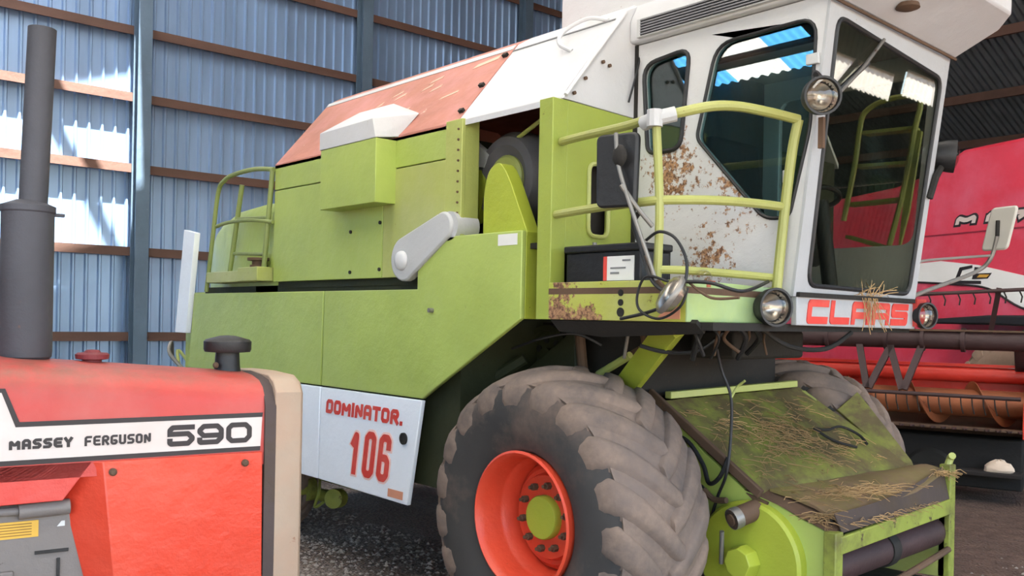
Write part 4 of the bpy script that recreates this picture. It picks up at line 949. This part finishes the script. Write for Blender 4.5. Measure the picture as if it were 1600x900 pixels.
logo = MB().prism([(-.22,2.60),(-.02,2.58),(.08,2.37),(-.36,2.355),(-.36,2.395),(.0,2.41),(-.06,2.54),(-.22,2.565)], FTs, .008, .014)
logo.prism([(-.26,2.575),(-.33,2.565),(-.27,2.49),(-.52,2.49),(-.46,2.42),(-.22,2.42)], FTs, .008, .014).build('logo', M['decal_black'], wsr)
MB().prism([(-.34,2.475),(-.49,2.47),(-.45,2.435),(-.30,2.44)], FTs, .014, .018).build('logo_patch', M['yellow'], wsr)
lo = MB(); lw = MB(); fR = lambda u,v,w:(-u,w,v)
lettering(lo, 'MF', -.07, 3.14, .26, .11, .055, .16, fR, .0, .006, slant=.3, grow=.028); lettering(lo, '7', .82, 3.13, .22, .11, .055, .1, fR, .0, .006, slant=.3, grow=.028)
lettering(lw, 'MF', -.07, 3.14, .26, .11, .055, .16, fR, .006, .012, slant=.3); lettering(lw, '7', .82, 3.13, .22, .11, .055, .1, fR, .006, .012, slant=.3)
lo.build('lettering_outline', M['decal_black'], R2, recalc=False, flat=True); lw.build('lettering', M['decal'], R2, recalc=False, flat=True, label='white model letters with black outline')
MB().prism([(-.02,1.84),(-.14,1.90),(-1.0,1.95),(-2.6,1.95),(-2.6,1.80),(-.9,1.84)], FTs, 0, .6).build('mudguard', M['black'], R2, .02)
def far_wheel(c, R, r, wd, outw, lab):
    c = Vector(c); a = MB(); b = MB(); tyre(a, b, c, R, r, wd, 20)
    w = a.build('wheel', M['tyre_far'], R2, label=lab, angle=50); b.build('tread_bars', M['tyre_far'], w)
    MB().lathe([(r*1.05,wd*.45),(r*.9,wd*.3),(r*.5,wd*.2),(0,wd*.2),(0,-wd*.2),(r*1.05,-wd*.45)], c, (0,outw,0), 40).build('wheel_rim', M['greyguard'], w)
far_wheel((-1.3,.20,.90), .90, .42, .72, 1, 'tan dusty front tyre'); far_wheel((-1.3,-3.1,.90), .90, .42, .72, -1, 'far front tyre')
far_wheel((3.6,-.3,.6), .60, .3, .45, 1, 'rear tyre'); far_wheel((3.6,-2.6,.6), .60, .3, .45, -1, 'far rear tyre')
MB().box(-1.45,-1.15,-2.8,-.1,.7,1.3).build('front_axle', M['dark'], R2); MB().box(3.45,3.75,-2.5,-.4,.5,1.25).build('rear_axle', M['dark'], R2)

# ================================================================== header with reel
K = thing('combine_header', 'red grain header with dark tined reel and brown auger, resting on stands', 'header', (-1.0639,6.7979,0), radians(16.5974))
HX0, HX1 = -3.0, .97
MB().cyl((HX0,0,1.665),(HX1-.03,0,1.665),.105,n=24).build('reel_tube', M['reel'], K)
MB().box(HX0,HX1-.05,-.10,-.06,1.755,1.775).build('reel_tube_edge', M['grime'], K)
for x in (-2.4,-1.7,-1.05,-.42,-.05,.35):
    MB().lathe([(.13,-.02),(.13,.02)], (x,0,1.665), (1,0,0), 20).build('reel_collar', M['reel'], K)
for xs, xe in ((-2.4,-2.2),(-2.1,-2.25),(-.70,-.58),(-.36,-.56),(-.38,-.22),(-.05,-.20)):
    MB().bar((xs,-.05,1.60),(xe,-.22,1.12),.045,.07,(1,0,0)).build('reel_arm', M['reel'], K)
bt = MB().cyl((HX0,-.24,1.095),(HX1-.06,-.24,1.08),.022,n=10).build('reel_bat', M['reel'], K)
tn = MB(); x = HX0+.1
while x < HX1-.1: tn.tube([(x,-.24,1.09),(x+.01,-.26,.99),(x+.03,-.25,.90)], .007, 5); x += .105
tn.build('tines', M['dark'], bt)
bt2 = MB().cyl((HX0,-.35,1.98),(HX1+.1,-.35,2.20),.02,n=10).build('reel_bat', M['reel'], K)
tn = MB(); x = HX0+.1
while x < HX1: z = 1.98+(x-HX0)*.054; tn.tube([(x,-.35,z),(x+.03,-.37,z-.07),(x+.02,-.36,z-.13)], .008, 5); x += .14
tn.build('tines', M['dark'], bt2)
for x in (-2.2,-.45,.6):
    MB().bar((x,-.03,1.70),(x+.1,-.33,2.02+(x-HX0)*.05),.04,.05,(1,0,0)).build('reel_arm', M['reel'], K)
MB().cyl((HX0,.42,1.28),(HX1-.03,.42,1.28),.085,n=24).build('back_beam', M['h_red'], K, label='bright red tubular beam')
MB().box(HX0,HX1-.03,.36,.40,1.37,1.40).box(HX0,HX1,.50,.54,.60,1.22).build('back_sheet', M['h_red'], K)
au = MB().cyl((HX0+.03,.12,.99),(HX1-.04,.12,.99),.145,n=32).build('auger', M['auger'], K, label='rusty brown auger')
fl = MB(); n = 160; prev = None; secs = []
for i in range(n+1):
    t = i/n; x = HX0+.05+(HX1-HX0-.1)*t; a = t*2*pi*6
    secs.append([(x-.004,.12+r_*cos(a),.99+r_*sin(a)) for r_ in (.14,.235)]+[(x+.004,.12+r_*cos(a),.99+r_*sin(a)) for r_ in (.235,.14)])
fl.loft(secs).build('auger_flight', M['auger'], au)
MB().loft([[(x,-.42,.76),(x,-.35,.78),(x,-.1,.72),(x,.12,.70),(x,.35,.78),(x,.5,.95),(x,.53,.95),(x,.38,.74),(x,.12,.66),(x,-.1,.68)] for x in (HX0,HX1)]).build('trough', M['grime'], K)
kb = MB().box(HX0,HX1,-.46,-.40,.755,.775).build('cutter_bar', M['grime'], K)
kf = MB(); x = HX0
while x < HX1: kf.add([(x,-.45,.755),(x+.05,-.45,.755),(x+.025,-.56,.76),(x,-.45,.775),(x+.05,-.45,.775),(x+.025,-.56,.765)], [(0,1,2),(3,5,4),(0,3,4,1),(1,4,5,2),(2,5,3,0)]); x += .1
kf.build('knife_fingers', M['reel'], kb)
for x in (HX0,HX1):
    MB().prism([(-.5,.70),(.55,.62),(.58,1.42),(.2,1.40),(-.45,1.0)], FYZ(x), -.03, 0).build('end_plate', M['h_red'], K, .01)
for x in (HX0+.1,HX1-.1): MB().bar((x,.45,1.3),(x,.0,1.66),.06,.10,(1,0,0)).build('reel_support', M['reel'], K, .01)
MB().box(HX0+.05,HX1-.03,-.48,-.225,.30,.345).build('trailer_ledge', paint('black_ledge','1a1310',.85), K, .008)
MB().box(HX0+.05,HX1-.03,-.22,.42,.14,.655).build('shade_frame', paint('shade_black','14100e',.8), K, .02)  # near-black block standing in for the shade under the header
for x in (HX0+.5,HX1-.9):
    for y in (-.30,.50):
        MB().lathe([(.08,-.08),(.22,-.09),(.265,-.05),(.265,.05),(.22,.09),(.08,.08)], (x,y*.7+.05,.265), (0,1,0), 28, closed=True).build('trailer_wheel', M['dark'], K)
# ================================================================== loose straw, pale lump, gravel
def straws(n, place, mb, ln=(.04,.14), w=.0016):
    for _ in range(n):
        p, t = place(); d = Vector((random.gauss(0,1),random.gauss(0,1),random.gauss(0,.12)))+t; d.normalize()
        l_ = random.uniform(*ln); mid = p+d*l_*.5+Vector((random.gauss(0,.004),random.gauss(0,.004),random.gauss(0,.006)+.004))
        mb.tube([p, mid, p+d*l_], w*random.uniform(.7,1.3), 4)
def feed_pt(s, t):
    L = Vector((.12,.84,1.36)).lerp(Vector((.80,.84,.93)), s); R_ = Vector((.26,2.05,1.405)).lerp(Vector((1.02,2.05,.98)), s)
    p = L.lerp(R_, t); p.z += .03*sin(pi*t)*sin(pi*s)+.006; return p
mb = MB()
straws(300, lambda: (feed_pt(min(.95,max(.05,random.gauss(.55,.13))), min(.9,max(.05,random.gauss(.42,.14)))), Vector((.5,.4,-.3))), mb)
straws(200, lambda: (feed_pt(random.uniform(.1,.95), random.uniform(.03,.9)), Vector((.5,.4,-.3))), mb)
straws(220, lambda: (Vector((random.gauss(1.05,.08), random.gauss(1.25,.2), .945+random.uniform(0,.012))), Vector((.5,.8,.0))), mb)
tag(mb.build('straw', M['straw'], angle=60), 'scattered straw lying on the green feeder house', 'straw', kind='stuff')
mb = MB()
def ledge():
    y = random.gauss(1.30,.10); return Vector((1.135,y,1.95)), Vector((.2,random.gauss(0,.6),random.choice((1.2,-.9))))
straws(24, lambda: (Vector((1.125+random.uniform(0,.01),random.gauss(1.27,.04),1.94)), Vector((.15,random.gauss(0,.5),-2.6))), mb, (.10,.20))
straws(18, lambda: (Vector((1.125,random.gauss(1.24,.12),1.95)), Vector((.1,1.2,.6))), mb, (.05,.14))
straws(8, lambda: (Vector((1.125,random.gauss(1.28,.05),1.95)), Vector((.1,.4,2.0))), mb, (.05,.12))
tag(mb.build('straw', M['straw'], angle=60), 'tuft of straw hanging over the red letters below the windscreen', 'straw', kind='stuff')
mb = MB()
straws(110, lambda: (Vector((1.12+random.uniform(-.03,.02), random.uniform(.80,.95), .86+random.uniform(-.01,.03))), Vector((.3,.3,-.2))), mb, (.04,.12))
straws(60, lambda: (Vector((1.2+random.uniform(-.02,.02), random.uniform(1.9,2.08), .985+random.uniform(-.01,.02))), Vector((.5,.6,-.1))), mb, (.04,.12))
straws(50, lambda: (Vector((1.225, random.uniform(.9,1.9), .85+random.uniform(-.01,.01))), Vector((.2,.8,-.2))), mb, (.04,.10))
tag(mb.build('straw', M['straw'], angle=60), 'straw caught along the lip of the feeder mouth', 'straw', kind='stuff')

mb = MB()
def pebble(x, y, s):
    a = random.uniform(0,6.28); vs = []
    for (dx,dy,dz) in ((1,0,0),(0,1,0),(-1,0,0),(0,-1,0),(0,0,1),(0,0,-.3)):
        q = Vector((dx,dy,dz*.7))*s*random.uniform(.7,1.25); vs.append((x+q.x*cos(a)-q.y*sin(a), y+q.x*sin(a)+q.y*cos(a), q.z+s*.1))
    mb.add(vs, [(0,1,4),(1,2,4),(2,3,4),(3,0,4),(1,0,5),(2,1,5),(3,2,5),(0,3,5)])
for _ in range(5000):
    x, y = random.uniform(-4.2,-.4), random.uniform(-2.2,1.2)
    if not (y < -.9 and x > -1.2): pebble(x, y, random.choice((.006,.009,.012,.016,.022)))
for _ in range(1500):
    pebble(random.uniform(.6,4.5), random.uniform(2.5,9), random.choice((.008,.012,.018)))
tag(mb.build('gravel', paint('gravel_stones','a0968d',.95,var=.4,dirt=.3,dcol='9a9187',dscale=14), angle=20, recalc=False), 'loose grey gravel strewn over the shed floor', 'gravel', kind='stuff')
hr = radians(16.5974); lx, ly = .735, -.36
c = Vector((-1.0639+lx*cos(hr)-ly*sin(hr), 6.7979+lx*sin(hr)+ly*cos(hr), .345))
mb = MB(); mb.ball((0,0,.02),(.14,.08,.10),10)  # pale lump built for an unidentified pale shape below the header
for v in mb.v:
    v += Vector((random.uniform(-.012,.012),random.uniform(-.012,.012),random.uniform(-.012,.012))); v.z = max(v.z, 0)
    v.x, v.y, v.z = c.x+v.x*cos(hr)-v.y*sin(hr), c.y+v.x*sin(hr)+v.y*cos(hr), c.z+v.z
tag(mb.build('lump', M['lump'], angle=30), 'pale stone lying on the dark ledge below the grain header', 'lump')
